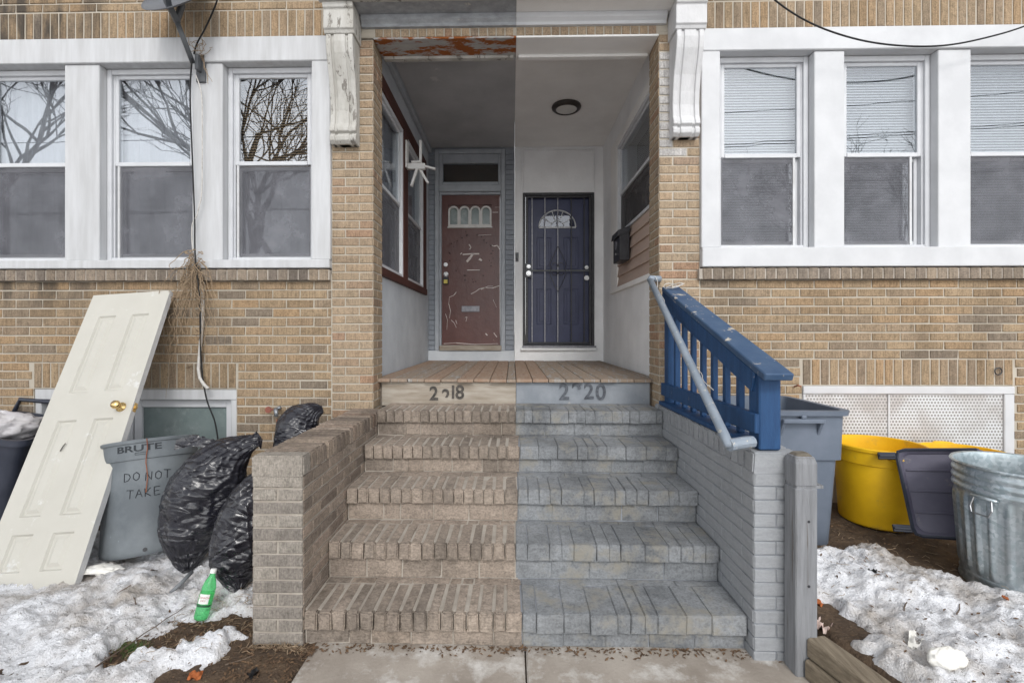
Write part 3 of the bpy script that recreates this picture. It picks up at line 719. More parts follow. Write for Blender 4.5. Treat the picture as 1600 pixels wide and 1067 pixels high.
def bracket(H, u0, u1, ztop, zbot, mat):
    a, b = fx(u0, 150), fx(u1, 150); hgt = ztop - zbot
    prof = [(YF + .004, 0), (YF - .05, 0), (YF - .075, .03), (YF - .078, .07), (YF - .06, .10), (YF - .085, .115), (YF - .082, .15), (YF - .066, .20), (YF - .06, .32), (YF - .068, .45), (YF - .09, .60), (YF - .12, .72), (YF - .145, .83), (YF - .155, .93), (YF - .15, 1.0), (YF + .004, 1.0)]
    poly = [(y, zbot + t * hgt) for y, t in prof]
    br = part('bracket', MB().prism(poly, a + .012, b - .012), mat, H, bevel=.004, fix=True)
    # raised fillets along the scroll
    mb = MB()
    for (p, q) in ((a, a + .036), (a + .055, b - .055), (b - .036, b)):
        mb.prism([(y - (.012 if y < YF else 0), z) for y, z in poly], p, q)
    part('scroll_band', mb, mat, br, bevel=.004, fix=True)
    c0 = MB(); e = .012
    c0.prism([(YF + .004, ztop), (YF - .165, ztop), (YF - .175, ztop + .025), (YF - .185, ztop + .03), (YF - .185, ztop + .165), (YF - .20, ztop + .175), (YF - .205, ztop + .21), (YF + .004, ztop + .21)], a - e, b + e)
    part('cap_block', c0, mat, br, bevel=.004, fix=True)
bracket(HL, 522, 562, 3.655, 2.885, 'peeling_white')
bracket(HR, 1046, 1087, 3.655, 2.92, 'crackle_white')

# ---- porch shell
def porch(H, left):
    m_c = 'ceiling_grey' if left else 'ceiling_white'
    a, b = (SXL - .1, MID - .001) if left else (MID + .001, SXR + .1)
    part('porch_ceiling', MB().box(a, b, YF + .251, YB + .1, ZC, ZC + .1), m_c, H)
    if left:
        wl = MB(); x0, x1 = SXL - .2, SXL
        wl.box(x0, x1, YF + .251, YB + .2, -.2, 1.945); wl.box(x0, x1, YF + .251, YB + .2, 3.66, ZC - .001)
        wl.box(x0, x1, 6.06, YB + .2, 1.945, 3.66); wl.box(x0, x1, YF + .251, 3.88, 1.945, 3.66)
        part('porch_side_wall', wl, 'stucco_grey', H)
        part('ceiling_trim', MB().box(SXL, SXL + .05, YF + .27, YB - .001, ZC - .075, ZC - .001), 'paint_grey', H, bevel=.008)
        t = MB(); q = SXL + .02
        t.box(SXL - .1, q + .012, 3.88, 6.06, 1.945, 2.02); t.box(SXL - .1, q, 3.88, 6.06, 3.53, 3.66)
        t.box(SXL - .1, q, 4.80, 4.99, 2.021, 3.529); t.box(SXL - .1, q, 5.89, 6.06, 2.021, 3.529); t.box(SXL - .1, q, 3.88, 3.91, 2.021, 3.529)
        part('maroon_window_trim', t, 'maroon_trim', H, bevel=.005)
        for (y0, y1) in ((3.912, 4.798), (4.992, 5.888)):
            w_ = sash_window(H, SXL + .012, y0, 2.022, y1 - y0, 1.506, .71, 'curtain', 'board_inside', 'screen', rotz=R(90))
        part('room', MB().box(SXL - .5, SXL - .21, 3.8, 6.1, 1.9, 3.7), 'room_dark', H)
    else:
        wl = MB(); x0, x1 = SXR, SXR + .2
        wl.box(x0, x1, YF + .251, YB + .2, -.2, 1.975); wl.box(x0, x1, YF + .251, YB + .2, 3.57, ZC - .001); wl.box(x0, x1, 5.36, YB + .2, 1.975, 3.57); wl.box(x0, x1, YF + .251, 3.9, 1.975, 3.57)
        wl.box(x0 + .06, x1, 3.9, 5.36, 1.976, 2.545)
        part('porch_side_wall', wl, 'stucco_white', H)
        part('window_trim', MB().box(SXR - .025, SXR + .02, 5.37, 5.70, 1.976, 3.66), 'ceiling_white', H, bevel=.004)
        part('window_trim', MB().box(SXR - .022, SXR + .02, 3.9, 5.369, 3.56, 3.66), 'ceiling_white', H, bevel=.004)
        part('siding_ledge', MB().box(SXR - .035, SXR + .03, 3.9, 5.72, 1.925, 1.975), 'ceiling_white', H, bevel=.004)
        n = 5; hh = (2.545 - 1.977) / n
        for i in range(n):
            z0 = 1.977 + i * hh
            part('clapboard', MB().add([(SXR - .022, 3.9, z0), (SXR - .022, 5.368, z0), (SXR - .003, 5.368, z0 + hh), (SXR - .003, 3.9, z0 + hh), (SXR + .05, 3.9, z0), (SXR + .05, 5.368, z0), (SXR + .05, 5.368, z0 + hh), (SXR + .05, 3.9, z0 + hh)],
                 [(3, 2, 1, 0), (0, 1, 5, 4), (2, 3, 7, 6), (0, 4, 7, 3), (1, 2, 6, 5)]), 'siding', H, fix=True)
        sash_window(H, SXR - .02, 5.366, 2.548, 1.44, 1.01, .44, 'blind', 'blind_white', 'screen_dark', rotz=R(-90), cover2=('curtain', 'board_inside'))
        part('room', MB().box(SXR + .21, SXR + .5, 3.8, 5.5, 1.9, 3.7), 'room_dark', H)
porch(HL, True); porch(HR, False)
bxp = lambda u: (u - 800) / 117.5
bzp = lambda v: CAMZ + (520 - v) / 117.5

# ---- back wall, left half: grey brick, door with transom
dx0, dx1, dz0, dz1 = bxp(689), bxp(781), bzp(539), bzp(304)
cx0, cx1, cz1 = bxp(679), bxp(789), bzp(234)
wl = MB(); wl.box(SXL, cx0, YB + .012, YB + .2, 0, ZC); wl.box(cx1, MID - .001, YB + .012, YB + .2, 0, ZC); wl.box(cx0, cx1, YB + .012, YB + .2, cz1, ZC); wl.box(cx0, cx1, YB - .0, YB + .2, 0, dz0 - .07)
part('porch_back_wall', wl, 'mortar_painted', HL)
PB = Bricks(HL)
back = lambda a, z: (a, YB, z)
field(PB, SXL, cx0, ZP, cz1, back, (0, 0, 0), 'brick_painted_grey', name='painted_brick', joint=.008)
field(PB, cx1, MID, ZP, cz1, back, (0, 0, 0), 'brick_painted_grey', name='painted_brick', joint=.008, phase=1)
PB.emit()
part('door_step', MB().box(SXL + .002, MID - .002, YB - .035, YB + .011, ZP - .1, dz0 - .075), 'stucco_grey', HL, bevel=.006)
fr = MB(); y0 = YB - .03
fr.box(cx0, cx0 + .055, y0, YB + .16, dz0 - .074, cz1); fr.box(cx1 - .055, cx1, y0, YB + .16, dz0 - .074, cz1); fr.box(cx0 + .055, cx1 - .055, y0 + .002, YB + .16, cz1 - .055, cz1)
zt0, zt1 = bzp(292), cz1 - .056
fr.box(cx0 + .055, dx0, y0 + .03, YB + .16, dz0 - .074, zt0); fr.box(dx1, cx1 - .055, y0 + .03, YB + .16, dz0 - .074, zt0)
fr.box(cx0 + .055, cx1 - .055, y0 - .006, YB + .16, dz1 + .035, zt0 + .02)
fr.box(dx0, dx1, y0 + .028, YB + .16, dz1 + .003, dz1 + .034)
part('door_frame', fr, 'paint_grey', HL, bevel=.006)
tx0, tx1, tz0, tz1 = bxp(691.5), bxp(778), bzp(284), bzp(255)
tr = MB(); ya = y0 + .02
tr.box(cx0 + .056, tx0, ya, YB + .1, zt0 + .021, zt1); tr.box(tx1, cx1 - .056, ya, YB + .1, zt0 + .021, zt1); tr.box(tx0, tx1, ya + .002, YB + .1, tz1, zt1); tr.box(tx0, tx1, ya + .002, YB + .1, zt0 + .021, tz0)
tw = part('transom_window', tr, 'paint_grey', HL, bevel=.006)
part('pane', MB().box(tx0 - .005, tx1 + .005, YB + .02, YB + .025, tz0 - .005, tz1 + .005), 'glass_dim', tw)
flat('transom_board', (.085, .055, .03), (.06, .04, .024), 6, .8)
part('board', MB().box(tx0 - .03, tx1 + .03, YB + .06, YB + .07, tz0 - .03, tz1 + .03), 'transom_board', tw)
part('threshold', MB().box(dx0 - .02, dx1 + .02, YB - .06, YB + .15, dz0 - .072, dz0 - .004), 'board_bare', HL, bevel=.006)
yd = YB + .03
sx0, sx1, sz0, sz1 = bxp(699.5), bxp(767.5), bzp(353.5), bzp(319)
db = MB(); db.box(dx0 + .003, sx0, yd, yd + .045, dz0, dz1); db.box(sx1, dx1 - .003, yd, yd + .045, dz0, dz1); db.box(sx0, sx1, yd, yd + .045, dz0, sz0); db.box(sx0, sx1, yd, yd + .045, sz1, dz1)
door = part('door', db, 'maroon', HL)
tag(door, 'dented maroon steel door with four arched lights')
part('light_backing', MB().box(sx0 + .0005, sx1 - .0005, yd + .024, yd + .044, sz0 + .0005, sz1 - .0005), 'maroon', door)
# four arched lights in a scalloped frame
n4 = 4; lw = (sx1 - sx0) / n4
out = [(sx0 - .012, sz0 - .012)]
lf = MB()
def arch(x0, x1, z0, zs, seg=10):
    cx, r = (x0 + x1) / 2, (x1 - x0) / 2
    return [(x0, z0)] + [(cx - r * math.cos(math.pi * k / seg), zs + r * math.sin(math.pi * k / seg)) for k in range(seg + 1)] + [(x1, z0)]
for i in range(n4):
    o_ = arch(sx0 + i * lw, sx0 + (i + 1) * lw, sz0, sz1 - lw * .62); n_ = arch(sx0 + i * lw + .022, sx0 + (i + 1) * lw - .022, sz0 + .03, sz1 - lw * .62)
    m = len(o_); ys = yd - .018
    lf.add([(x, ys, z) for x, z in o_] + [(x, ys, z) for x, z in n_] + [(x, yd + .022, z) for x, z in n_] + [(x, yd + .002, z) for x, z in o_],
           [(k, k + 1, m + k + 1, m + k) for k in range(m - 1)] + [(m + k, m + k + 1, 2 * m + k + 1, 2 * m + k) for k in range(m - 1)] + [(3 * m + k, 3 * m + k + 1, k + 1, k) for k in range(m - 1)] + [(0, m, 2 * m - 1, m - 1)])
    part('pane', MB().add([(x, yd + .02, z) for x, z in n_], [tuple(range(len(n_)))]), 'frost', door)
flat('light_frame', (.66, .65, .63), (.56, .55, .53), 20, .6)
part('light_frame', lf, 'light_frame', door, fix=True)
part('light_sill', MB().box(sx0 - .01, sx1 + .01, yd - .02, yd - .001, sz0 - .016, sz0 + .001), 'light_frame', door)
ms = MB().box(bxp(720.5), bxp(748.5), yd - .014, yd - .001, bzp(487), bzp(478)); ms.box(bxp(722.5), bxp(746.5), yd - .019, yd - .0145, bzp(485.4), bzp(480))
part('mail_slot', ms, 'steel_and_bar_glint', door, bevel=.002)
for (u, v, r) in ((695.5, 413, .028), (696, 428, .031)):
    k = MB(); c = (bxp(u), yd, bzp(v)); k.disc_y(c, r, yd - .02); k.disc_y((c[0], yd - .02, c[2]), r * .6, yd - .035)
    part('lock', k, 'chrome', door, smooth=False)
lb = MB().box(bxp(692), bxp(700), yd - .05, yd - .012, bzp(444), bzp(433)); lbo = part('lock_box', lb, 'black_iron', door, bevel=.004)
part('lock_box_face', MB().box(bxp(693), bxp(699), yd - .053, yd - .0505, bzp(443), bzp(437)), 'lock_yellow', door)
part('shackle', MB().tube([(bxp(694), yd - .03, bzp(433)), (bxp(694), yd - .03, bzp(428)), (bxp(696), yd - .03, bzp(425)), (bxp(698), yd - .03, bzp(428)), (bxp(698), yd - .03, bzp(433))], .005, 6), 'steel_and_bar_glint', door)
# scraped bare-metal marks and dents
flat('scrape', (.62, .55, .52), None, rough=.5)
sc = MB()
def scrape(pts, wd=.008):
    P = [Vector((bxp(u), yd - .0012, bzp(v))) for u, v in pts]
    for a_, b_ in zip(P, P[1:]):
        d = (b_ - a_).normalized(); nn = Vector((-d.z, 0, d.x)) * wd * random.uniform(.3, .6)
        sc.add([a_ + nn, a_ - nn, b_ - nn * random.uniform(.3, 1), b_ + nn], [(0, 1, 2, 3)])
scrape([(722, 397), (735, 396), (748, 396)], .018); scrape([(738, 396), (734, 402), (728, 408)], .035); scrape([(729, 421.5), (749, 421.5)], .012)
scrape([(748, 404), (752, 407)], .05); scrape([(719, 395), (720, 396)], .03)
scrape([(766, 382), (771, 384), (777, 383), (780, 389)], .014); scrape([(735, 459), (743, 455), (748, 451), (757, 449), (768, 450), (780, 446)], .010); scrape([(751, 452), (762, 447), (770, 447)], .01)
scrape([(701, 464), (708, 461), (712, 456)], .010); scrape([(701, 464), (700, 474), (703, 486), (701, 497)], .007); scrape([(704, 500), (709, 505), (712, 512)], .008); scrape([(711, 500), (713, 506)], .007)
scrape([(726, 496), (729, 495), (727, 502)], .008); scrape([(770, 468), (775, 480)], .006); scrape([(758, 521), (761, 524)], .012); scrape([(771, 520), (776, 527)], .008); scrape([(769, 331), (778, 331)], .008); scrape([(773, 323), (780, 323)], .006); scrape([(695, 490), (698, 500), (697, 515)], .005)
scrape([(692, 537), (712, 536), (740, 538), (778, 537)], .008); scrape([(745, 367), (767, 366)], .005); scrape([(732, 381), (735, 386), (733, 389)], .014)
tag(part('scraped_paint', sc, 'scrape', door), kind='stuff')
dn = MB(); rr = random.Random(3)
for i in range(34):
    a_ = rr.uniform(0, 6.28); R_ = rr.uniform(.85, 1.1)
    c = (bxp(735 + 33 * R_ * math.cos(a_)), yd - .0006, bzp(400 + 37 * R_ * math.sin(a_)))
    dn.tube([c, (c[0], c[1] - .001, c[2])], rr.uniform(.006, .011), 8)
flat('dent', (.035, .012, .01), None, rough=.6)
tag(part('nail_dents', dn, 'dent', door), kind='stuff')

# ---- back wall, right half: white panel and barred door
ex0, ex1, ez0, ez1 = bxp(816.5), bxp(927.5), bzp(541.5), bzp(302)
wl = MB(); wl.box(MID + .001, ex0, YB, YB + .2, 0, ZC); wl.box(ex1, SXR, YB, YB + .2, 0, ZC); wl.box(ex0, ex1, YB, YB + .2, ez1, ZC); wl.box(ex0, ex1, YB, YB + .2, 0, ez0)
part('porch_back_wall', wl, 'stucco_white', HR)
pm = MB(); p0, p1, q0, q1 = bxp(814.5), bxp(930.5), bzp(300), bzp(232)
for (i, t_) in ((0, .022), (.03, .012)):
    a, b, c_, d = p0 + i, p1 - i, q0 + i * .3, q1 - i
    pm.box(a, a + t_, YB - t_, YB - .001, c_, d); pm.box(b - t_, b, YB - t_, YB - .001, c_, d); pm.box(a + t_, b - t_, YB - t_ + .001, YB - .001, d - t_, d)
part('panel_moulding', pm, 'stucco_white', HR, bevel=.003)
part('door_step', MB().box(ex0 - .03, ex1 + .03, YB - .04, YB - .001, ez0 - .05, ez0 - .012), 'stucco_white', HR, bevel=.006)
yn = YB + .07
nd = MB()
nd.box(ex0 + .04, ex1 - .04, yn, yn + .045, ez0 + .01, ez1 - .04)
ed = part('entry_door', nd, 'navy', HR)
tag(ed, 'navy panelled door with fan light behind bars')
for (u0, u1, v0, v1) in ((838, 862, 369, 420), (881, 905, 369, 420), (838, 862, 450, 507), (881, 905, 450, 507)):
    a, b, z0, z1 = bxp(u0), bxp(u1), bzp(v1), bzp(v0)
    pn = MB()
    for (i, t_, y_) in ((0, .016, .008),):
        pn.box(a, a + t_, yn - y_, yn - .001, z0, z1); pn.box(b - t_, b, yn - y_, yn - .001, z0, z1); pn.box(a + t_, b - t_, yn - y_, yn - .001, z1 - t_, z1); pn.box(a + t_, b - t_, yn - y_, yn - .001, z0, z0 + t_)
    pn.box(a + .04, b - .04, yn - .008, yn - .001, z0 + .04, z1 - .04)
    part('raised_panel', pn, 'navy', ed, bevel=.004)
fcx, fz0, frr = bxp(871), bzp(354), .245
fp = MB(); fan = [(fcx + frr * math.cos(math.pi * k / 20), yn - .006, fz0 + frr * .92 * math.sin(math.pi * k / 20)) for k in range(21)]
part('fan_pane', MB().add(fan, [tuple(range(21))]), 'glass_dim', ed)
fp2 = MB().tube([(x, yn - .012, z) for x, y, z in fan], .010, 6)
fp2.box(fcx - frr, fcx + frr, yn - .02, yn - .004, fz0 - .015, fz0 + .006)
for k in (1, 2, 3, 4):
    a_ = math.pi * k / 5
    fp2.tube([(fcx + .09 * math.cos(a_), yn - .012, fz0 + .085 * math.sin(a_)), (fcx + frr * math.cos(a_), yn - .012, fz0 + frr * .92 * math.sin(a_))], .006, 6)
fp2.tube([(fcx + .09 * math.cos(math.pi * k / 12), yn - .012, fz0 + .085 * math.sin(math.pi * k / 12)) for k in range(13)], .006, 6)
part('fan_muntins', fp2, 'white_vinyl', ed)
part('curtain', MB().box(fcx - .26, fcx + .26, yn + .046, yn + .05, fz0 - .02, fz0 + .26), 'curtain', ed)
ys = YB + .012
g = MB(); t_ = .035
g.box(ex0, ex0 + t_, ys - .03, ys + .02, ez0, ez1); g.box(ex1 - t_, ex1, ys - .03, ys + .02, ez0, ez1); g.box(ex0 + t_, ex1 - t_, ys - .029, ys + .02, ez1 - t_, ez1); g.box(ex0 + t_, ex1 - t_, ys - .029, ys + .02, ez0, ez0 + .03)
sd_ = part('security_door', g, 'black_iron', HR, bevel=.003)
tag(sd_, 'black iron security storm door with vertical bars and scrollwork')
g0, g1 = ex0 + t_ + .004, ex1 - t_ - .004
fr2 = MB(); q = .03
fr2.box(g0, g0 + q, ys - .02, ys + .01, ez0 + .035, ez1 - .04); fr2.box(g1 - q, g1, ys - .02, ys + .01, ez0 + .035, ez1 - .04); fr2.box(g0 + q, g1 - q, ys - .019, ys + .009, ez1 - .065, ez1 - .04); fr2.box(g0 + q, g1 - q, ys - .019, ys + .009, ez0 + .035, ez0 + .06)
part('leaf_frame', fr2, 'black_iron', sd_, bevel=.002)
for (u, m_) in ((831, 'steel_and_bar_glint'), (851, 'steel_and_bar_glint'), (871, 'steel_and_bar_glint'), (892, 'black_iron'), (912, 'black_iron')):  # left three bars paler: their reflected light is put into the colour
    x = bxp(u); part('bar', MB().box(x - .007, x + .007, ys - .016, ys - .002, ez0 + .06, ez1 - .065), m_, sd_)
part('cross_bar', MB().box(g0 + q, g1 - q, ys - .022, ys - .0165, bzp(424.5), bzp(422)), 'bracket_grey', sd_)
scx, scz = bxp(871), bzp(421)
sw_ = MB()
for sx in (-1, 1):
    for sz in (-1, 1):
        P = []
        for k in range(16):
            th = k / 15 * 4.4; r_ = .05 * (1 - k / 15 * .7)
            P.append((scx + sx * (.06 + r_ * math.cos(th) - .05 + .02), ys - .026, scz + sz * (.045 + r_ * math.sin(th))))
        sw_.tube(P, .004, 5)
        sw_.tube([(scx, ys - .026, scz + sz * .30), (scx + sx * .05, ys - .026, scz + sz * .2), (scx + sx * .11, ys - .026, scz + sz * .06), (scx + sx * .09, ys - .026, scz)], .004, 5)
part('scrollwork', sw_, 'black_iron', sd_)
part('lock_plate', MB().box(bxp(820.5), bxp(830), ys - .03, ys - .021, bzp(434), bzp(412)), 'bracket_grey', sd_, bevel=.002)
for (u, v, r) in ((825.5, 417, .026), (825.5, 427.5, .033), (915.5, 418.5, .025), (915.5, 435, .032)):
    k = MB(); c = (bxp(u), ys - .02, bzp(v)); k.disc_y(c, r, ys - .04); k.disc_y((c[0], ys - .04, c[2]), r * .62, ys - .065)
    part('knob', k, 'chrome', sd_)
part('sill_bar', MB().box(ex0 - .01, ex1 + .02, YB - .05, YB - .042, ez0 - .012, ez0 + .012), 'steel_and_bar_glint', sd_)

# ---- porch planks and riser boards
YP0 = 3.745
px = XL - .04
while px < XR + .04:
    wd = random.uniform(.128, .142); e = min(px + wd, XR + .05)
    if abs(e - MID) < .07: e = MID
    H = HL if (px + e) / 2 < MID else HR
    xo = [(max(px, XL + .003), min(e, XR - .003)), (px, e)]
    j = random.uniform(-.012, .012)
    mb = MB()
    x0 = max(px, SXL + .002); x1 = min(e, SXR - .002)
    mb.box(max(x0, XL + .003) + .0025, min(x1, XR - .003) - .0025, YP0 + j, YF + .262, ZP - .024, ZP + random.uniform(-.002, .002)) if False else mb.box(x0 + .0025, x1 - .0025, YP0 + j, YB - .036, ZP - .024, ZP + random.uniform(-.0025, .0025))
    part('porch_plank', mb, random.choice(['plank', 'plank', 'plank_red']), H, bevel=.003)
    px = e
for (H, a, b, m_) in ((HL, XL + .02, MID - .001, 'board_bare'), (HR, MID + .001, XR - .02, 'board_grey')):
    rb = part('riser_board', MB().box(a, b, 3.775, 3.80, .88, ZP - .026), m_, H, bevel=.003)
    part('porch_base', MB().box(a - .1 if a < -.5 else a, b if a < -.5 else b + .1, 3.81, YB, -.2, ZP - .03), 'mortar_dark', H)

def text_mesh(s, size, depth, mat, xs=1.0, bold=0.0):
    cu = bpy.data.curves.new('t', 'FONT'); cu.body = s; cu.size = size; cu.extrude = depth; cu.align_x = 'CENTER'; cu.offset = bold
    o = bpy.data.objects.new('t', cu); COL.objects.link(o)
    me = bpy.data.meshes.new_from_object(o.evaluated_get(bpy.context.evaluated_depsgraph_get()))
    bpy.data.objects.remove(o); bpy.data.curves.remove(cu)
    for v in me.vertices: v.co = Vector((v.co.x * xs, -v.co.z, v.co.y))   # upright, facing -y
    me.materials.clear(); me.materials.append(M_[mat]); me.name = 'digit'
    return me
def clip(me, lo, hi):
    bm = bmesh.new(); bm.from_mesh(me)
    for co, no in (((0, 0, hi), (0, 0, 1)), ((0, 0, lo), (0, 0, -1))):
        bmesh.ops.bisect_plane(bm, geom=bm.verts[:] + bm.edges[:] + bm.faces[:], plane_co=co, plane_no=no, clear_outer=True)
    bm.to_mesh(me); bm.free(); return me
for (H, items, m_, y_) in ((HL, [('2', 678, 624.5, .125, None), ('2', 697, 627, .115, (.034, 1)), ('1', 708, 622, .12, None), ('8', 718.5, 622.5, .125, None)], 'digit_dark', 3.775),
                          (HR, [('2', 881.5, 623.5, .145, None), ('2', 901, 622, .14, (.07, 1)), ('2', 920, 622.5, .14, None), ('0', 938.5, 624, .145, None)], 'digit_grey', 3.775)):
    board = [c for c in H.children if c.name.startswith('riser_board')][0]
    for (ch, u, v, sz, cl) in items:
        me = text_mesh(ch, sz * 1.22, .003, m_, .95, .003)
        if cl: me = clip(me, *cl)
        p = at(u, v, y_)
        link('digit', me, board, Vector((p.x, y_ - .004, p.z)) - worg(board))

# ------------------------------------------------------------------ stoop
ST = thing('brick_stoop', 'five worn brick steps, left half bare brown and right half painted grey', 'steps', (.05, 2.9, 0))
SZ = [.163, .355, .545, .722, .902]; SY = [2.19, 2.483, 2.773, 3.096, 3.40]
CXL, CXR = -.98, 1.08
def solid_brick(L, D, H, seed, bev=None):
    """chamfered, slightly worn brick, L along x, D along y, H along z, front at y=0, top at z=0"""
    key = ('s', round(L, 3), round(D, 3), round(H, 3), seed, bev)
    if key in BM_CACHE: return BM_CACHE[key]
    rnd = random.Random(seed * 31 + int(L * 997) + int(H * 773))
    bm = bmesh.new(); bmesh.ops.create_cube(bm, size=1)
    for v in bm.verts: v.co = Vector((v.co.x * L + rnd.uniform(-.0025, .0025), (v.co.y + .5) * D + rnd.uniform(-.004, .004) * (v.co.y < 0), (v.co.z - .5) * H + rnd.uniform(-.0025, .0025)))
    fe = [e for e in bm.edges if all(v.co.y < D * .2 for v in e.verts) or all(v.co.z > -H * .2 for v in e.verts)]
    bmesh.ops.bevel(bm, geom=fe, offset=bev or rnd.uniform(.005, .009), segments=2, affect='EDGES', clamp_overlap=True)
    me = bpy.data.meshes.new('brick'); bm.to_mesh(me); bm.free()
    BM_CACHE[key] = me; return me
MATD = {}
def with_mat(me, mat):
    k = (me.name, mat)
    if k not in MATD:
        m2 = me.copy(); m2.materials.clear(); m2.materials.append(M_[mat]); MATD[k] = m2
    return MATD[k]
for i in range(5):
    z, y = SZ[i], SY[i]; zprev = SZ[i - 1] if i else 0.0
    ynext = SY[i + 1] if i < 4 else 3.78
    core = MB()
    core.box(CXL + .002, MID, y + .032, ynext + .05, zprev - .06, z - .004)
    step = part('step', core, 'mortar_cheek', ST)
    part('step_bed', MB().box(MID, CXR - .002, y + .032, ynext + .05, zprev - .06, z - .006), 'mortar_painted', step)
    nh = .086 if i else .088
    pl = MID + (.016, -.012, .004, .02, -.004)[i]          # paint line of this step
    for painted, xa, xb in ((False, CXL + .004, pl), (True, pl, CXR - .004)):
        m_ = 'brick_painted_step' if painted else 'brick_step'
        gap, bv = (.0016, .0035) if painted else (.005, None)
        x = xa
        while x < xb - .001:
            wd = random.uniform(.058, .067)
            if painted: wd *= random.choice([1, 1, 1, 1, 2, 2])
            if x + wd > xb - .035: wd = xb - x
            me = with_mat(solid_brick(round((wd - gap) / .002) * .002, .262, nh, random.randrange(6), bv), m_)
            o = link('nosing_brick', me, step, Vector((x + wd / 2, y + random.uniform(-.004, .004), z + random.uniform(-.0018, .0012))) - worg(step))
            o.rotation_euler = (random.uniform(-.006, .006), random.uniform(-.006, .006), random.uniform(-.014, .014) * (.2 if painted else 1))
            x += wd
        x = xa; dp = ynext - y - .262 + .03
        while x < xb - .001:                        # second row of the tread
            wd = random.choice([.064, .13, .195]) if not painted else random.choice([.2, .3])
            if x + wd > xb - .04: wd = xb - x
            me = with_mat(solid_brick(round((wd - gap * .7) / .002) * .002, round(dp - .004, 3), .05, random.randrange(4), .003), m_)
            link('tread_brick', me, step, Vector((x + wd / 2, y + .2645, z - .0012 + random.uniform(-.001, .001))) - worg(step))
            x += wd
        x = xa; rh = z - nh - zprev - .004
        while x < xb - .001:                        # riser
            wd = random.choice([.19, .2, .21, .1 if not painted else .2])
            if x + wd > xb - .05: wd = xb - x
            me = with_mat(solid_brick(round((wd - (.0015 if painted else .005)) / .004) * .004, .06, round(rh, 3), random.randrange(4), .0035), m_)
            link('riser_brick', me, step, Vector((x + wd / 2, y + .026 + random.uniform(-.002, .002), z - nh - .003)) - worg(step))
            x += wd

for o in HR.children:
    if o.name.startswith('brick') and abs(o.rotation_euler[2]) < .1:
        p = ORG[o.name]
        if p.x < 1.26 and 2.8 < p.z < 3.62: o.data = with_mat(o.data, 'brick_limed')
# ------------------------------------------------------------------ cheek walls
def cheek(name, label, x0, x1, y0, ztop, mface, mfront, mtop, bedm, inner):
    T = thing(name, label, 'wall', ((x0 + x1) / 2, (y0 + YF) / 2, 0), 'walls either side of the steps')
    y1 = YF - .003
    part('core', MB().box(x0 + .006, x1 - .006, y0 + .006, y1, -.2, ztop - .05), bedm, T)
    B = Bricks(T); nc = .0615; jt = .009 if bedm == 'mortar_cheek' else .006
    zc = ztop - .092
    if inner > 0: field(B, y0 + .004, y1, zc - nc * 14, zc, lambda a, z: (x1, a, z), (0, 0, R(90)), mface, H=nc, joint=jt)
    else: field(B, y0 + .004, y1, zc - nc * 14, zc, lambda a, z: (x0, a, z), (0, 0, R(-90)), mface, H=nc, joint=jt)
    field(B, x0, x1, zc - nc * 14, zc, lambda a, z: (a, y0, z), (0, 0, 0), mfront, H=nc, joint=jt, L=(x1 - x0 + .0) if inner > 0 else .2, phase=1)
    if inner > 0: field(B, y0 + .004, y1, zc - nc * 14, zc, lambda a, z: (x0, a, z), (0, 0, R(-90)), mface, H=nc, joint=jt, prio=lambda a, z: 0)
    else: field(B, y0 + .004, y1, zc - nc * 14, zc, lambda a, z: (x1, a, z), (0, 0, R(90)), mface, H=nc, joint=jt, prio=lambda a, z: 0)
    B.emit()
    y = y0 - .002; first = True
    while y < y1 - .03:
        wd = random.uniform(.064, .072) if not first else .085
        if y + wd > y1 - .03: wd = y1 - y
        me = with_mat(solid_brick(round((wd - jt * .6) / .002) * .002, round(x1 - x0, 3), .094, random.randrange(6)), mfront if first else mtop)
        o = link('cap_brick', me, T, Vector((x1 + .002 if inner > 0 else x0 - .002, y + wd / 2, ztop + random.uniform(-.002, .002))) - worg(T))
        o.rotation_euler = (0, 0, R(90) if inner > 0 else R(-90))
        y += wd; first = False
    return T
cheek('cheek_wall', 'bare brown brick wall beside the steps next to the bin bags', -1.225, CXL, 2.2, .885, 'brick_cheek', 'brick_cheek_front', 'brick_cheek', 'mortar_cheek', 1)
cheek('cheek_wall', 'grey painted brick wall beside the steps under the blue railing', CXR, 1.285, 2.14, .93, 'brick_painted_cheek', 'brick_painted_cheek', 'brick_painted_cheek', 'mortar_painted', -1)

# ------------------------------------------------------------------ blue railing, pipe rail, post, timbers
RB = thing('porch_railing', 'blue wooden railing with sloped cap board and balusters on grey wall', 'railing', (1.17, 2.85, .93))
yf, yk = 2.125, 3.50; zf, zk = 1.30, 1.80
ang = math.atan2(zk - zf, yk - yf); Ln = math.hypot(zk - zf, yk - yf)
Ms = Matrix.Translation((1.165, yf, zf)) @ Matrix.Rotation(ang, 4, 'X')
part('cap_board', MB().box(-.066, .062, -.045, Ln, -.034, 0, Ms), 'blue_top', RB, bevel=.005)
part('top_rail', MB().box(-.060, -.026, .05, Ln, -.135, -.0345, Ms), 'blue_paint', RB, bevel=.004)
part('post', MB().box(1.117, 1.215, 2.165, 2.263, .932, zf - .02), 'blue_paint', RB, bevel=.006)
part('post', MB().box(1.125, 1.215, 3.44, 3.53, .932, zk - .05), 'blue_paint', RB, bevel=.006)
part('bottom_rail', MB().box(1.100, 1.138, 2.17, 3.53, 1.005, 1.095), 'blue_paint', RB, bevel=.004)
part('bottom_plate', MB().box(1.085, 1.20, 2.264, 3.53, .934, .962), 'blue_paint', RB, bevel=.004)
for i in range(7):
    y = 2.40 + i * .155; zt = zf + (y - yf) * math.tan(ang) - .06
    part('baluster', MB().box(1.1385, 1.168, y, y + .036, .963, zt), 'blue_paint', RB, bevel=.003)
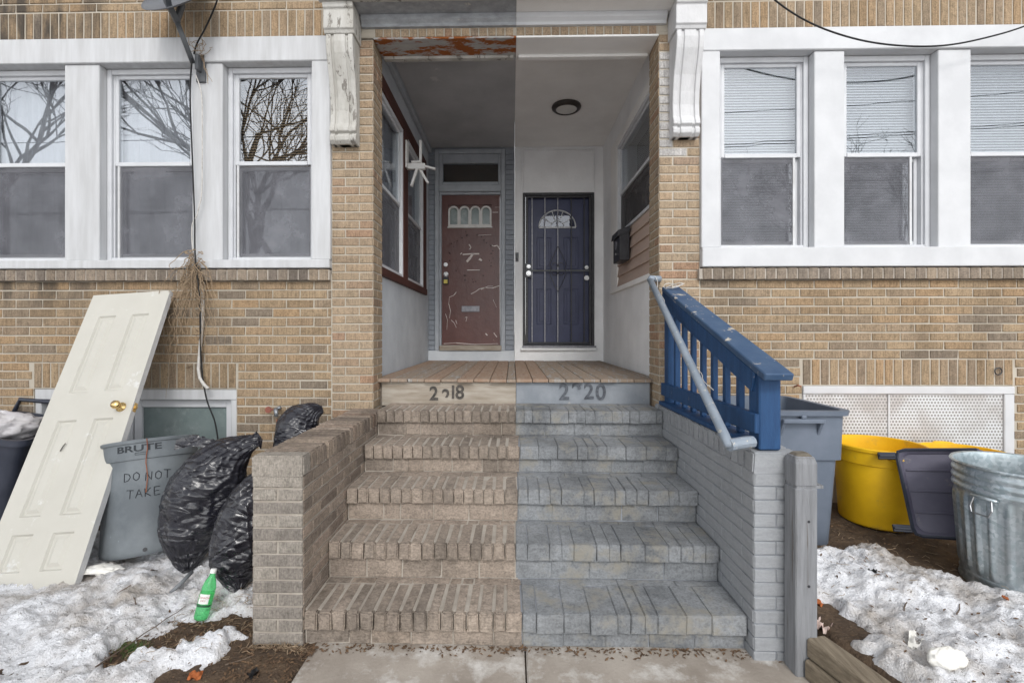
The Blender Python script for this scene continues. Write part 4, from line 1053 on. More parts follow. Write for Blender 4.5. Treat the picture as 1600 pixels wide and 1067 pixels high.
HRl = thing('pipe_handrail', 'chipped grey metal pipe handrail sloping past the blue railing', 'handrail', (1.0, 2.15, .94))
A = Vector((.965, 2.13, .965)); Bp = Vector((1.035, 3.58, 1.862))
rail = MB().tube([A + Vector((.085, .03, .005)), A + Vector((.03, .004, .0)), A, A + (Bp - A) * .03, A + (Bp - A) * .5, Bp], .0225, 14)
part('pipe', rail, 'pipe_paint', HRl, smooth=True)
part('top_elbow', MB().tube([Bp - (Bp - A) * .01, Bp + Vector((.01, .012, .01)), Bp + Vector((.045, .02, .008)), Bp + Vector((.085, .028, .008))], .024, 14), 'pipe_paint', HRl, smooth=True)
part('end_fitting', MB().tube([A + Vector((.0, .0, -.002)), A + Vector((.085, .03, .004)), A + Vector((.125, .045, .004))], .027, 10), 'pipe_paint', HRl)
wr = MB(); P = []
for k in range(40):
    t = k / 39; q = A + (Bp - A) * (1 - t * .8)
    P.append(q + Vector((.035 + .01 * math.sin(k), .01, .03 - .09 * math.sin(t * math.pi) + .006 * noise.noise(Vector((k * .4, 0, 0))))))
wr.tube(P, .0022, 5)
P = [Vector((1.12 + .06 * math.cos(k * .8) + k * .004, 3.42 + .03 * math.sin(k * 1.3), 1.80 + .02 * math.sin(k * .9))) for k in range(22)]
wr.tube(P, .0025, 5)
tag(link('string', wr.mesh('string', 'cable_white')), 'thin white string tied to the blue railing top', 'string')

PT = thing('wooden_post', 'weathered grey square wooden post at corner of grey brick wall', 'post', (1.254, 2.09, 0))
w2 = .046
part('shaft', MB().box(1.208, 1.208 + .092, 2.042, 2.132, -.1, .80), 'post_grey', PT, bevel=.005)
part('neck', MB().box(1.214, 1.294, 2.048, 2.126, .7995, .8135), 'post_grey', PT)
cp = MB().loft([(.813, 1.254, 2.087, .046, .045, .006), (.905, 1.254, 2.087, .046, .045, .006), (.93, 1.254, 2.087, .040, .039, .012), (.942, 1.254, 2.087, .026, .025, .014)], 3, True, True)
cpo = part('cap', cp, 'post_grey', PT)
part('weathered_top', MB().loft([(.928, 1.254, 2.087, .041, .040, .012), (.944, 1.254, 2.087, .026, .025, .014), (.946, 1.254, 2.087, .012, .012, .006)], 3, False, True), 'post_top', PT)
for z in (.66, .385): part('bolt_hole', MB().disc_y((1.262, 2.0425, z), .006, 2.041, 8), 'black_iron', PT)
part('cleat', MB().box(1.301, 1.335, 2.06, 2.10, .795, .808), 'post_grey', PT)
def timber(label, x0, x1, y0, y1, z0, z1, rot):
    T = thing('landscape_timber', label, 'timber', ((x0 + x1) / 2, (y0 + y1) / 2, z0), 'timbers edging the right yard')
    mb = MB(); n = 24
    mb.loft([((y1 - y0) * (k / n - .5), 0, 0, (z1 - z0) / 2 * (1 + .03 * noise.noise(Vector((k * .5, z0 * 9, 0)))), (x1 - x0) / 2 * (1 + .04 * noise.noise(Vector((k * .7, z0 * 9, 3)))), .012) for k in range(n + 1)], 3, True, True,
            Matrix.Translation((0, 0, (z1 - z0) / 2)) @ Matrix.Rotation(R(-90), 4, 'X') @ Matrix.Rotation(R(90), 4, 'Z'))
    part('beam', mb, 'timber', T, (0, 0, 0)); T.rotation_euler[2] = rot
    nl = MB().disc_y((0, -(y1 - y0) / 2 + .001, (z1 - z0) * .5), .006, -(y1 - y0) / 2 - .002, 8)
    part('nail_head', nl, 'bracket_grey', T, (0, 0, 0))
timber('upper weathered timber running from the grey post along the snow', 1.425, 1.52, .67, 2.07, .085, .168, R(14.5))
timber('lower split timber half hidden under the upper one', 1.405, 1.50, .67, 2.06, .0, .083, R(14))

# ------------------------------------------------------------------ snow
def sn_l(x, y):
    base = .038 + .05 * sstep(2.2, 3.2, y) * .4
    n = .055 * fb(x, y, 3.2, 6, 2) + .030 * abs(fb(x, y, 9, 4, 7)) + .010 * fb(x, y, 30, 4, 9)
    # melted strip from the wall foot towards the lower left
    ax, ay, bx_, by = -1.22, 2.42, -1.72, 2.14
    dx, dy = bx_ - ax, by - ay; t = max(-.1, min(1, ((x - ax) * dx + (y - ay) * dy) / (dx * dx + dy * dy)))
    d = math.hypot(x - ax - t * dx, y - ay - t * dy)
    hole = .15 * (1 - sstep(.04, .13, d + .1 * fb(x, y, 6, 4, 4)))
    near = sstep(-1.32, -1.15, x + .08 * fb(x, y, 5, 3, 1)) * (1 - sstep(2.5, 2.8, y)) * .2
    front = .10 * sstep(2.12, 1.95, y) * sstep(-2.1, -1.7, x) * (.35 + 2.0 * max(0, fb(x, y, 3.4, 4, 11)))
    return base + n - hole - near - front - .06 * sstep(3.2, 3.5, y)
tag(link('snow', hf(-6, -.98, .9, 3.58, 420, 230, sn_l).mesh('snow', 'snow', True)), 'dirty melting snow covering the left yard', 'snow', kind='stuff')
def sn_r(x, y):
    lim = 2.86 - .40 * sstep(2.05, 2.35, x) + .09 * fb(x, y, 3.2, 4, 6)
    n = .05 * fb(x, y, 3.4, 6, 12) + .03 * abs(fb(x, y, 8, 4, 17)) + .010 * fb(x, y, 30, 4, 9)
    bare = .10 * (1 - sstep(.05, .17, math.hypot((x - 1.46) * 1.3, (y - 2.15) * .7) + .08 * fb(x, y, 7, 3, 2)))
    return soil_r(x, y) + .05 + n - .16 * sstep(-.12, .06, y - lim) - bare - .12 * sstep(.12, .02, x - 1.35 - max(0, 2.0 - y) * .25)
tag(link('snow', hf(1.40, 6, .9, 3.3, 380, 210, sn_r).mesh('snow', 'snow', True)), 'dirty melting snow covering the right yard', 'snow', kind='stuff')

# ------------------------------------------------------------------ loose panel door
TL, TR, BRr = at(148, 457, 3.535), at(266, 454, 3.535), at(114, 921, 2.60)
ez = (TR - BRr); Ld = ez.length; ez.normalize(); ex = (TR - TL); ex = (ex - ez * ex.dot(ez)); Wd = ex.length; ex.normalize(); ey = ez.cross(ex)
BLc = BRr - ex * Wd
LD = thing('loose_door', 'cream six-panel door leaning against the brick wall', 'door', BLc)
Mr = Matrix((ex, ey, ez)).transposed().to_4x4()
LD.rotation_euler = Mr.to_euler()
slabm = MB().box(0, Wd, .014, .040, 0, Ld)
rows = [(.096, .398), (.4956, .7965), (.8447, .948)]
cols = [(.185, .405), (.60, .82)]
# face sheet with moulded panels
fs = MB()
def face_grid():
    xs = [0] + [c * Wd for p in cols for c in p] + [Wd]; zs = [0] + sorted([Ld * (1 - t) for r in rows for t in r]) + [Ld]
    for i in range(len(xs) - 1):
        for j in range(len(zs) - 1):
            x0, x1, z0, z1 = xs[i], xs[i + 1], zs[j], zs[j + 1]
            if i % 2 == 1 and j % 2 == 1:
                def ring(o, y): return [(x0 + o, y, z0 + o), (x1 - o, y, z0 + o), (x1 - o, y, z1 - o), (x0 + o, y, z1 - o)]
                rs = [ring(0, 0), ring(.010, .013), ring(.020, .013), ring(.042, .002)]
                base = len(fs.v)
                for r in rs: fs.v += r
                for q in range(3):
                    for k in range(4):
                        k2 = (k + 1) % 4; fs.f.append((base + q * 4 + k, base + q * 4 + k2, base + q * 4 + 4 + k2, base + q * 4 + 4 + k))
                fs.f.append(tuple(base + 12 + k for k in range(4)))
            else: fs.quad((x0, 0, z0), (x1, 0, z0), (x1, 0, z1), (x0, 0, z1))
face_grid()
part('panel_face', fs, 'door_cream', LD, (0, 0, 0))
part('slab', slabm.box(0, .0015, 0.0005, .014, 0, Ld).box(Wd - .0015, Wd, 0.0005, .014, 0, Ld).box(.0015, Wd - .0015, 0.0005, .014, Ld - .0015, Ld), 'door_edge', LD, (0, 0, 0))
kz = Ld * (1 - .461)
kb = MB().lathe([(.0, 0), (.032, 0), (.032, .006), (.014, .010), (.012, .03), (.024, .038), (.029, .052), (.024, .066), (.0, .070)], n=20, capb=False)
kn = part('knob', kb, 'brass', LD, (Wd - .075, 0, kz), smooth=True); kn.rotation_euler = (R(90), 0, 0)
part('latch_plate', MB().box(Wd, Wd + .002, .010, .036, kz - .03, kz + .03).box(Wd + .002, Wd + .012, .016, .030, kz - .008, kz + .008), 'brass', LD, (0, 0, 0))
part('scuff', MB().tube([(.205, -.001, .80), (.212, -.001, .83), (.222, -.001, .85)], .003, 5), 'digit_dark', LD, (0, 0, 0))

# ------------------------------------------------------------------ bins on the left
def brute():
    T = thing('trash_can', 'round grey trash can marked with scrawled letters beside the bin bags', 'trash can', (-2.36, 3.06, .05), 'trash cans')
    T.rotation_euler = (R(-13), R(-3), R(26))
    h = .70
    pr = [(.258, 0), (.268, .012), (.272, .03), (.268, .10), (.256, .50), (.254, .575), (.262, .578), (.264, .60), (.262, .675), (.270, .68), (.272, h - .005), (.268, h), (.258, h), (.25, .66), (.245, .3), (.25, .03), (.0, .02)]
    part('body', MB().lathe(pr, n=56), 'brute_grey', T, (0, 0, 0), ang=35)
    def wrap(me, r, z0, a0):
        for v in me.vertices:
            a = a0 + v.co.x / r; rr_ = r - v.co.y
            v.co = Vector((rr_ * math.sin(a), -rr_ * math.cos(a), v.co.z + z0))
        return me
    o = link('lettering', wrap(text_mesh('BRUTE', .055, .0015, 'brute_mark', 1.5, .0012), .2635, .628, -.06), T, (0, 0, 0))
    rc = MB()
    for (a, b) in ((.02, .30),):
        pass
    def stroke(pts, r=.0028, rad=.2605):
        rc.tube([((rad + .0008 * (p[1] > .5)) * math.sin(p[0]), -(rad + .001) * math.cos(p[0]), p[1]) for p in pts], r, 5)
    stroke([(-.12, .618), (.10, .618), (.10, .606), (-.12, .606), (-.12, .618)], .0016, .2645)
    part('embossed_badge', rc, 'brute_mark', T, (0, 0, 0))
    rc = MB()
    def rad(z): return .2685 - (z - .1) * .03
    glyphs = {'D': [[(0, 0), (0, 1), (.5, .85), (.7, .5), (.45, .1), (0, 0)]], 'O': [[(.35, 0), (.05, .3), (.1, .8), (.4, 1), (.7, .7), (.65, .2), (.35, 0)]], 'N': [[(0, 0), (.05, 1), (.6, .05), (.65, 1.05)]], 'T': [[(0, 1.05), (.75, .95)], [(.4, 1), (.35, 0)]],
              'A': [[(0, 0), (.35, 1), (.7, 0)], [(.12, .4), (.6, .38)]], 'K': [[(.05, 0), (.0, 1)], [(.6, 1), (.05, .45), (.6, 0)]], 'E': [[(.6, 1), (0, 1), (0, 0), (.6, .02)], [(0, .5), (.5, .52)]]}
    def word(s, a0, z0, sz):
        a = a0
        for ch in s:
            if ch == ' ': a += .16; continue
            for st in glyphs[ch]:
                P = []
                for (p, q) in zip(st, st[1:]):
                    for k in range(4): P.append((p[0] + (q[0] - p[0]) * k / 4, p[1] + (q[1] - p[1]) * k / 4))
                P.append(st[-1])
                rc.tube([((rad(z0 + y * sz) + .0005) * math.sin(a + x * sz / .26), -(rad(z0 + y * sz) + .0005) * math.cos(a + x * sz / .26), z0 + y * sz) for x, y in P], .0024, 4)
            a += sz * .95 / .26
    for wd_, a_, z_ in (('DO', -.36, .45), ('NOT', .08, .44), ('TAKE', -.3, .345)):
        rc.v, rc.f = [], []
        word(wd_, a_, z_, .050)
        tag(part('scrawled_word', rc, 'brute_mark', T, (0, 0, 0)), kind='stuff')
    part('drain_hole', MB().tube([(.02, -.266, .035), (.02, -.274, .035)], .012, 12), 'black_iron', T, (0, 0, 0))
    wv = MB(); wv.tube([(.03 + .004 * math.sin(k), -.268 - .004 * (k % 2), .70 - k * .03) for k in range(12)], .003, 5)
    part('rust_wire', wv, 'copper', T, (0, 0, 0))
    return T
brute()

DB = thing('dark_bin', 'black plastic bin at the left edge behind the leaning door', 'bin', (-3.62, 3.26, .08))
DB.rotation_euler = (0, R(9), R(6))
part('body', MB().loft([(0, 0, 0, .22, .24, .05), (.02, 0, 0, .23, .25, .05), (.70, 0, 0, .30, .32, .06), (.705, 0, 0, .325, .345, .07), (.745, 0, 0, .325, .345, .07), (.745, 0, 0, .30, .32, .06), (.3, 0, 0, .25, .27, .05)], 6), 'dark_plastic', DB, (0, 0, 0), ang=35)
part('handle_bar', MB().tube([(-.3, .33, .74), (-.3, .36, .83), (0, .37, .845), (.28, .36, .84), (.31, .33, .80), (.31, .2, .76)], .016, 8), 'dark_plastic', DB, (0, 0, 0), smooth=True)
def blob(name, label, cat, c, rx, ry, rz, mat, seed, amp=.12):
    mb = MB(); n, m = 40, 26
    for i in range(m + 1):
        for k in range(n):
            th = math.pi * i / m; a = 2 * math.pi * k / n
            d = Vector((math.sin(th) * math.cos(a), math.sin(th) * math.sin(a), math.cos(th)))
            s_ = 1 + amp * noise.fractal(d * 2.2 + Vector((seed, 0, 0)), .7, 2.1, 4) + amp * .5 * abs(noise.noise(d * 5 + Vector((seed, 3, 0))))
            mb.v.append((c[0] + d.x * rx * s_, c[1] + d.y * ry * s_, c[2] + d.z * rz * s_))
    for i in range(m):
        for k in range(n):
            k2 = (k + 1) % n; mb.f.append((i * n + k, (i + 1) * n + k, (i + 1) * n + k2, i * n + k2))
    return tag(link(name, mb.mesh(name, mat, True)), label, cat)
blob('plastic_bag', 'crumpled white plastic bag stuffed in the black bin', 'bag', (-3.58, 3.22, .80), .22, .2, .1, 'bag_white', 3, .3)

def bin_bag(label, axis, radii, mat, seed, squash=1.0, res=(150, 120), wr_amp=1.0):
    """axis: centre points from tied end to other end; radii: per point (along x, along y)"""
    T = thing('garbage_bag', label, 'garbage bag', axis[0], 'black garbage bags')
    n, m = res
    P = [Vector(p) for p in axis]
    def cat(vals, t):
        s_ = t * (len(vals) - 1); i = min(int(s_), len(vals) - 2); f = s_ - i
        g0 = vals[max(i - 1, 0)]; a_, b_ = vals[i], vals[i + 1]; g1 = vals[min(i + 2, len(vals) - 1)]
        return .5 * ((2 * a_) + (b_ - g0) * f + (2 * g0 - 5 * a_ + 4 * b_ - g1) * f * f + (3 * a_ - g0 - 3 * b_ + g1) * f ** 3)
    mb = MB()
    for i in range(m + 1):
        t = i / m; c = cat(P, t)
        rx = max(.004, cat([r[0] for r in radii], t)); ry = max(.004, cat([r[1] for r in radii], t))
        tg = (cat(P, min(1, t + .02)) - cat(P, max(0, t - .02))).normalized()
        ax_ = Vector((1, 0, 0)); ax_ = (ax_ - tg * ax_.dot(tg)).normalized(); ay_ = tg.cross(ax_)
        for k in range(n):
            a = 2 * math.pi * k / n
            # creases: sharp ridges running across the bag plus pleats near the tied ends
            q = Vector((math.cos(a) * 1.6, math.sin(a) * 1.6, t * 5.2 + .5 * math.sin(a + seed)))
            r1 = 1 - abs(noise.noise(q * 1.5 + Vector((seed, 0, 0)))) * 2
            q2 = Vector((math.cos(a) * 1.2, math.sin(a) * 1.2, t * 15 + 1.8 * noise.noise(q)))
            r2 = 1 - abs(noise.noise(q2 + Vector((0, seed, 0)))) * 2
            r3 = 1 - abs(noise.noise(Vector((math.cos(a) * 3, math.sin(a) * 3, t * 34 + 3 * noise.noise(q * 1.3))))) * 2
            pl = math.sin(a * 17 + 5 * noise.noise(q)) * (math.exp(-t * 9) + math.exp(-(1 - t) * 10)) * .22
            s_ = 1 + wr_amp * (.05 * max(0, r1) ** 1.5 + .03 * max(0, r2) ** 2 + .008 * max(0, r3) ** 2) + pl * .8 + .10 * noise.noise(Vector((math.cos(a), math.sin(a), t * 2 + seed)))
            mb.v.append(tuple(c + ax_ * (rx * s_ * math.cos(a)) + ay_ * (ry * s_ * math.sin(a))))
    for i in range(m):
        for k in range(n):
            k2 = (k + 1) % n; mb.f.append((i * n + k, i * n + k2, (i + 1) * n + k2, (i + 1) * n + k))
    mb.f.append(tuple(range(n - 1, -1, -1))); mb.f.append(tuple(m * n + k for k in range(n)))
    part('film', mb, mat, T, smooth=True)
    return T, P
b1, _ = bin_bag('big shiny black garbage bag standing between the grey can and brick wall',
    [at(292, 893, 2.74), at(293, 872, 2.78), at(300, 830, 2.83), at(316, 780, 2.87), at(334, 745, 2.9), at(356, 716, 2.93), at(384, 696, 2.97), at(405, 688, 2.99)],
    [(.02, .02), (.08, .08), (.165, .15), (.20, .18), (.19, .17), (.145, .13), (.07, .06), (.03, .02)], 'bag_black', 3.1)
b2 = blob  # placeholder name reuse avoided below
bin_bag('dusty black garbage bag squeezed against the end of the brick wall',
    [at(372, 923, 2.50), at(370, 905, 2.54), at(372, 870, 2.58), at(386, 820, 2.62), at(400, 775, 2.66), at(410, 745, 2.70), at(415, 733, 2.72)],
    [(.015, .015), (.07, .07), (.135, .13), (.15, .15), (.12, .13), (.06, .07), (.01, .01)], 'bag_black', 8.3)
bin_bag('slack black garbage bag peeking over the brick wall below the spigot',
    [(-1.42, 3.22, .03), (-1.42, 3.22, .16), (-1.44, 3.22, .42), (-1.46, 3.24, .68), (-1.47, 3.26, .82), (-1.40, 3.28, .90), (-1.33, 3.30, .925)],
    [(.04, .04), (.17, .15), (.19, .17), (.18, .16), (.15, .13), (.085, .08), (.02, .02)], 'bag_black', 5.7)
fl = MB()
for (pts, wd) in (([at(272, 690, 2.86), at(300, 684, 2.88), at(330, 690, 2.9), at(352, 700, 2.92)], .05), ([at(384, 690, 2.95), at(398, 676, 2.97), at(408, 690, 2.99)], .035)):
    for k in range(len(pts) - 1):
        a, b = pts[k], pts[k + 1]
        for q in range(5):
            f0 = a + (b - a) * (q / 5); f1 = a + (b - a) * ((q + 1) / 5)
            u0, u1 = wd * (.3 + random.random() * .6), wd * (.3 + random.random() * .6)
            fl.quad(f0 - Vector((0, 0, .05)), f1 - Vector((0, 0, .05)), f1 + Vector((0, .02, u1 * .4)), f0 + Vector((0, .02, u0 * .4)))
part('torn_edge', fl, 'bag_black', b1)

# green soda bottle
BT = thing('soda_bottle', 'green plastic soda bottle with white cap tilted in the snow', 'bottle', at(313, 968, 2.34))
BT.rotation_euler = (R(-16), R(9), R(8))
bp_ = [(.0, .004), (.020, 0), (.030, .006), (.033, .02), (.033, .06), (.031, .065), (.031, .125), (.033, .13), (.032, .15), (.024, .18), (.014, .20), (.0125, .215), (.0125, .225), (.0, .226)]
part('body', MB().lathe(bp_, n=28, capb=False), 'bottle_green', BT, (0, 0, 0), smooth=True)
part('cap', MB().lathe([(.0145, .214), (.0148, .218), (.0148, .232), (.013, .235), (.0, .235)], n=20), 'bottle_white', BT, (0, 0, 0))
lbm = MB().lathe([(.0335, .064), (.0335, .128)], n=32, capb=False); lab = part('label', lbm, 'bottle_green', BT, (0, 0, 0), smooth=True)
def arcpatch(r, a0, a1, z0, z1, n=10):
    mb = MB()
    for k in range(n + 1):
        a = a0 + (a1 - a0) * k / n
        mb.v += [(r * math.sin(a), -r * math.cos(a), z0), (r * math.sin(a), -r * math.cos(a), z1)]
    for k in range(n): mb.f.append((2 * k, 2 * k + 2, 2 * k + 3, 2 * k + 1))
    return mb
part('label_shield', arcpatch(.0342, -.75, .75, .078, .122), 'bottle_white', BT, (0, 0, 0))
part('label_band', arcpatch(.0342, -1.3, 1.3, .064, .074), 'label_green', BT, (0, 0, 0))
for s_, z_, sz in (('CANADA', .102, .0135), ('DRY', .088, .0135)):
    me = text_mesh(s_, sz, .0002, 'label_red')
    for v in me.vertices:
        a = v.co.x / .0346; v.co = Vector((.0348 * math.sin(a), -.0348 * math.cos(a), v.co.z + z_))
    link('label_text', me, BT, (0, 0, 0))

st = MB().tube([at(266, 926, 2.55), at(283, 911, 2.60), at(300, 893, 2.68)], .011, 10)
tag(link('plastic_pipe', st.mesh('plastic_pipe', 'pvc_grey', True)), 'short grey plastic pipe lying under the big garbage bag', 'pipe')
for i, (x, y, z, rz, lb_) in enumerate(((-2.63, 3.25, .06, .3, 'lowest loose tan brick stacked behind the leaning door'), (-2.65, 3.26, .14, .1, 'middle loose tan brick stacked behind the leaning door'), (-2.62, 3.27, .22, .5, 'topmost loose tan brick stacked behind the leaning door'))):
    me = with_mat(solid_brick(.2, .1, .07, i), 'brick_loose')
    o = tag(link('loose_brick', me, None, (x, y, z + .07)), lb_, 'brick', 'loose bricks behind the leaning door'); o.rotation_euler[2] = rz

# ------------------------------------------------------------------ bins on the right
CT = thing('wheeled_bin', 'tall grey wheeled trash cart without lid behind the blue railing', 'trash cart', (1.68, 3.16, .17))
part('body', MB().loft([(0, 0, 0, .235, .26, .05), (.02, 0, 0, .245, .27, .05), (.535, 0, 0, .27, .30, .05), (.54, 0, 0, .288, .318, .05), (.80, 0, 0, .295, .325, .05), (.805, 0, 0, .318, .345, .06), (.835, 0, 0, .322, .35, .06), (.835, 0, 0, .285, .315, .05), (.5, 0, 0, .265, .295, .05), (.05, 0, 0, .235, .26, .05), (.04, 0, 0, .05, .05, .02)], 6), 'cart_grey', CT, (0, 0, 0), ang=35)
gb = MB()
for x in (-.10, .12):
    gb.prism([(-.318, .78), (-.365, .775), (-.318, .68)], x, x + .022)
gb.box(-.10, .142, -.372, -.345, .765, .79); gb.box(.012, .04, -.36, -.318, .79, .81)
part('grab_bar', gb, 'cart_grey', CT, (0, 0, 0), bevel=.004, fix=True)
for x in (-.24, .24):
    part('wheel', MB().tube([(x - .03, .26, .07), (x + .03, .26, .07)], .10, 20), 'black_iron', CT, (0, 0, 0))
def yellow(label, loc, s):
    T = thing('trash_can', label, 'trash can', loc, 'trash cans')
    pr = [(.215, 0), (.232, .012), (.236, .03), (.262, .44), (.272, .445), (.276, .53), (.286, .535), (.288, .555), (.282, .562), (.272, .558), (.262, .5), (.232, .04), (.0, .03)]
    part('body', MB().lathe([(r * s, z * s) for r, z in pr], n=56), 'yellow_plastic', T, (0, 0, 0), ang=35)
    for sx in (-1, 1):
        hd = MB().tube([(sx * .27 * s, -.06, .47), (sx * .315 * s, -.05, .475), (sx * .32 * s, 0, .478), (sx * .315 * s, .05, .475), (sx * .27 * s, .06, .47)], .011, 8)
        part('handle', hd, 'yellow_plastic', T, (0, 0, 0), smooth=True)
    return T
c = at(1370, 700, 3.27)
yellow('open yellow round trash can next to the grey cart', (c.x - .01, 3.25, .20), .93).rotation_euler[2] = R(80)
c = at(1500, 700, 3.29)
yellow('yellow round trash can mostly hidden behind the dark leaning lid', (c.x, 3.27, .185), .86).rotation_euler[2] = R(70)
# dark lid leaning on its edge
p0, p1, p2 = at(1428, 838, 2.80), at(1500, 846, 2.70), at(1398, 702, 2.98)
ez = (p2 - p0); hL = ez.length; ez.normalize(); ex = (p1 - p0); ex = (ex - ez * ex.dot(ez)).normalized(); ey = ez.cross(ex); wL = .42
LI = thing('bin_lid', 'dark purple-grey plastic bin lid standing on edge before the yellow can', 'lid', p0)
LI.rotation_euler = Matrix((ex, ey, ez)).transposed().to_4x4().to_euler()
Mx = Matrix.Rotation(R(-90), 4, 'X').inverted() @ Matrix.Identity(4)
ld = MB()
def lidring(y, o, r):
    return (y, wL / 2, hL / 2, wL / 2 - o, hL / 2 - o, r)
Ml = Matrix(((1, 0, 0, 0), (0, 0, 1, 0), (0, 1, 0, 0), (0, 0, 0, 1)))
ld.loft([lidring(.05, .02, .05), lidring(.02, .004, .05), lidring(0, 0, .05), lidring(-.006, .006, .05), lidring(0, .020, .05), lidring(.016, .028, .05)], 6, True, True, Ml)
part('shell', ld, 'lid_purple', LI, (0, 0, 0), fix=True, ang=40)
rm = MB()
for z in (.13, .25, .37, .49): rm.box(.035, wL - .035, .009, .0155, z, z + .012)
part('rib', rm, 'lid_purple', LI, (0, 0, 0), bevel=.002)
part('rim', MB().tube([(wL - .05, -.008, .004), (.04, -.008, .004), (.012, -.008, .015), (.002, -.008, .05), (.002, -.008, hL - .05), (.012, -.008, hL - .015), (.05, -.008, hL - .003), (wL - .05, -.008, hL - .003)], .010, 6), 'dark_plastic', LI, (0, 0, 0))
for z in (.02, hL - .06):
    part('hinge_tab', MB().box(-.09, .0, -.012, .02, z, z + .042).box(-.085, -.004, -.02, -.0125, z + .012, z + .03), 'dark_plastic', LI, (0, 0, 0), bevel=.004)
# galvanised can
GC = thing('trash_can', 'ribbed galvanised steel trash can at the right edge in the snow', 'trash can', (2.61, 2.46, .165), 'trash cans')
hh = .63
def flute(r, z, a):
    if .07 < z < .47:
        e = min(1, (z - .07) / .03, (.47 - z) / .03); x = (a * 26 / (2 * math.pi)) % 1
        return r + .008 * e * (1 if x < .5 else 0) * min(1, 8 * min(x, .5 - x) if x < .5 else 0)
    return r
prof = [(.232, 0), (.246, .0), (.250, .012), (.246, .03), (.243, .045), (.247, .055), (.243, .065)]
prof += [(.243 + .025 * k / 14, .07 + .4 * k / 14) for k in range(15)]
for k in range(3):
    z0 = .485 + k * .04
    prof += [(.268 + .001 * k, z0), (.277 + .001 * k, z0 + .008), (.279, z0 + .016), (.277, z0 + .024), (.269 + .001 * k, z0 + .032)]
prof += [(.272, .61), (.283, .614), (.287, .622), (.283, hh), (.272, .626), (.268, .60), (.264, .47), (.24, .06), (.0, .05)]
part('body', MB().lathe(prof, n=208, fn=flute), 'galvanised', GC, (0, 0, 0), ang=50)
for a0 in (R(193), R(13)):
    ca, sa = math.cos(a0), math.sin(a0)
    def q(r, s_, z): return (r * ca - s_ * sa, r * sa + s_ * ca, z)
    hb = MB().tube([q(.268, -.05, .475), q(.285, -.05, .48), q(.288, 0, .482), q(.285, .05, .48), q(.268, .05, .475)], .008, 8)
    hd = part('handle_bracket', hb, 'galvanised', GC, (0, 0, 0), smooth=True)
    part('bail', MB().tube([q(.288, -.035, .482), q(.30, -.045, .43), q(.305, -.035, .40), q(.305, .035, .40), q(.30, .045, .43), q(.288, .035, .482)], .004, 6), 'chrome', hd, (0, 0, 0))

# ------------------------------------------------------------------ small fixtures
LG = thing('ceiling_light', 'round flush ceiling light with dark bronze rim on white porch ceiling', 'light', (.589, 5.17, ZC))
part('rim', MB().lathe([(.155, 0), (.160, -.012), (.155, -.026), (.145, -.03), (.140, -.040), (.120, -.045), (.112, -.04), (.112, 0)], n=40, capb=False), 'bronze', LG, (0, 0, -.001), smooth=True)
part('diffuser', MB().lathe([(.113, -.038), (.08, -.047), (.04, -.052), (.0, -.053)], n=40, capb=False), 'lamp_glass', LG, (0, 0, -.001), smooth=True)

MBX = thing('mailbox', 'black metal mailbox mounted on brown siding beside the barred door', 'mailbox', (SXR - .03, 4.9, 2.19))
part('box', MB().prism([(0, 0), (.0, .30), (.0, .34)], 0, .01) if False else MB().box(-.105, 0, -.14, .14, 0, .29), 'black_iron', MBX, (0, 0, 0), bevel=.006)
part('flap', MB().add([(-.125, -.15, .235), (-.125, .15, .235), (-.115, .15, .30), (-.115, -.15, .30), (.0, -.15, .345), (.0, .15, .345), (0, -.15, .29), (0, .15, .29)], [(0, 1, 2, 3), (3, 2, 5, 4), (0, 3, 4, 6), (1, 7, 5, 2), (0, 6, 7, 1)]), 'black_iron', MBX, (0, 0, 0), fix=True)
part('emblem', MB().tube([(-.106, .0, .17), (-.111, .0, .17)], .045, 20), 'steel_and_bar_glint', MBX, (0, 0, 0))
part('lock', MB().tube([(-.106, .0, .08), (-.114, .0, .08)], .012, 12), 'chrome', MBX, (0, 0, 0))

DBL = thing('doorbell', 'small dark video doorbell on the white wall between the two doors', 'doorbell', (bxp(807.5), YB, bzp(402)))
part('case', MB().loft([(-.058, 0, -.013, .020, .012, .010), (.058, 0, -.013, .020, .012, .010)], 5, True, True), 'bracket_grey', DBL, (0, 0, 0))
part('button', MB().tube([(0, -.025, -.03), (0, -.029, -.03)], .012, 14), 'black_iron', DBL, (0, 0, 0))

FXT = thing('broken_sconce', 'broken white plastic lamp arm sticking out from the maroon window post', 'lamp', (SXL + .022, 4.88, 3.18))
part('wall_plate', MB().box(0, .02, -.05, .05, -.02, .26), 'plastic_white', FXT, (0, 0, 0), bevel=.004)
part('arm', MB().box(.02, .20, -.025, .025, -.03, .03).box(.06, .16, -.04, .04, .03, .05), 'plastic_white', FXT, (0, 0, 0), bevel=.005)
part('blade', MB().box(-.012, .012, -.02, .02, 0, .24, Matrix.Translation((.15, 0, .03))), 'plastic_white', FXT, (0, 0, 0), bevel=.004)
part('blade', MB().box(-.012, .012, -.02, .02, -.2, 0, Matrix.Translation((.12, -.02, -.02)) @ Matrix.Rotation(R(18), 4, 'Y')), 'plastic_white', FXT, (0, 0, 0), bevel=.004)
part('blade', MB().box(-.012, .012, -.02, .02, -.17, 0, Matrix.Translation((.14, .02, -.02)) @ Matrix.Rotation(R(-30), 4, 'Y')), 'plastic_white', FXT, (0, 0, 0), bevel=.004)
part('blade', MB().box(-.01, .01, -.02, .02, -.11, 0, Matrix.Translation((.2, .0, .0)) @ Matrix.Rotation(R(-75), 4, 'Y')), 'plastic_white', FXT, (0, 0, 0), bevel=.004)

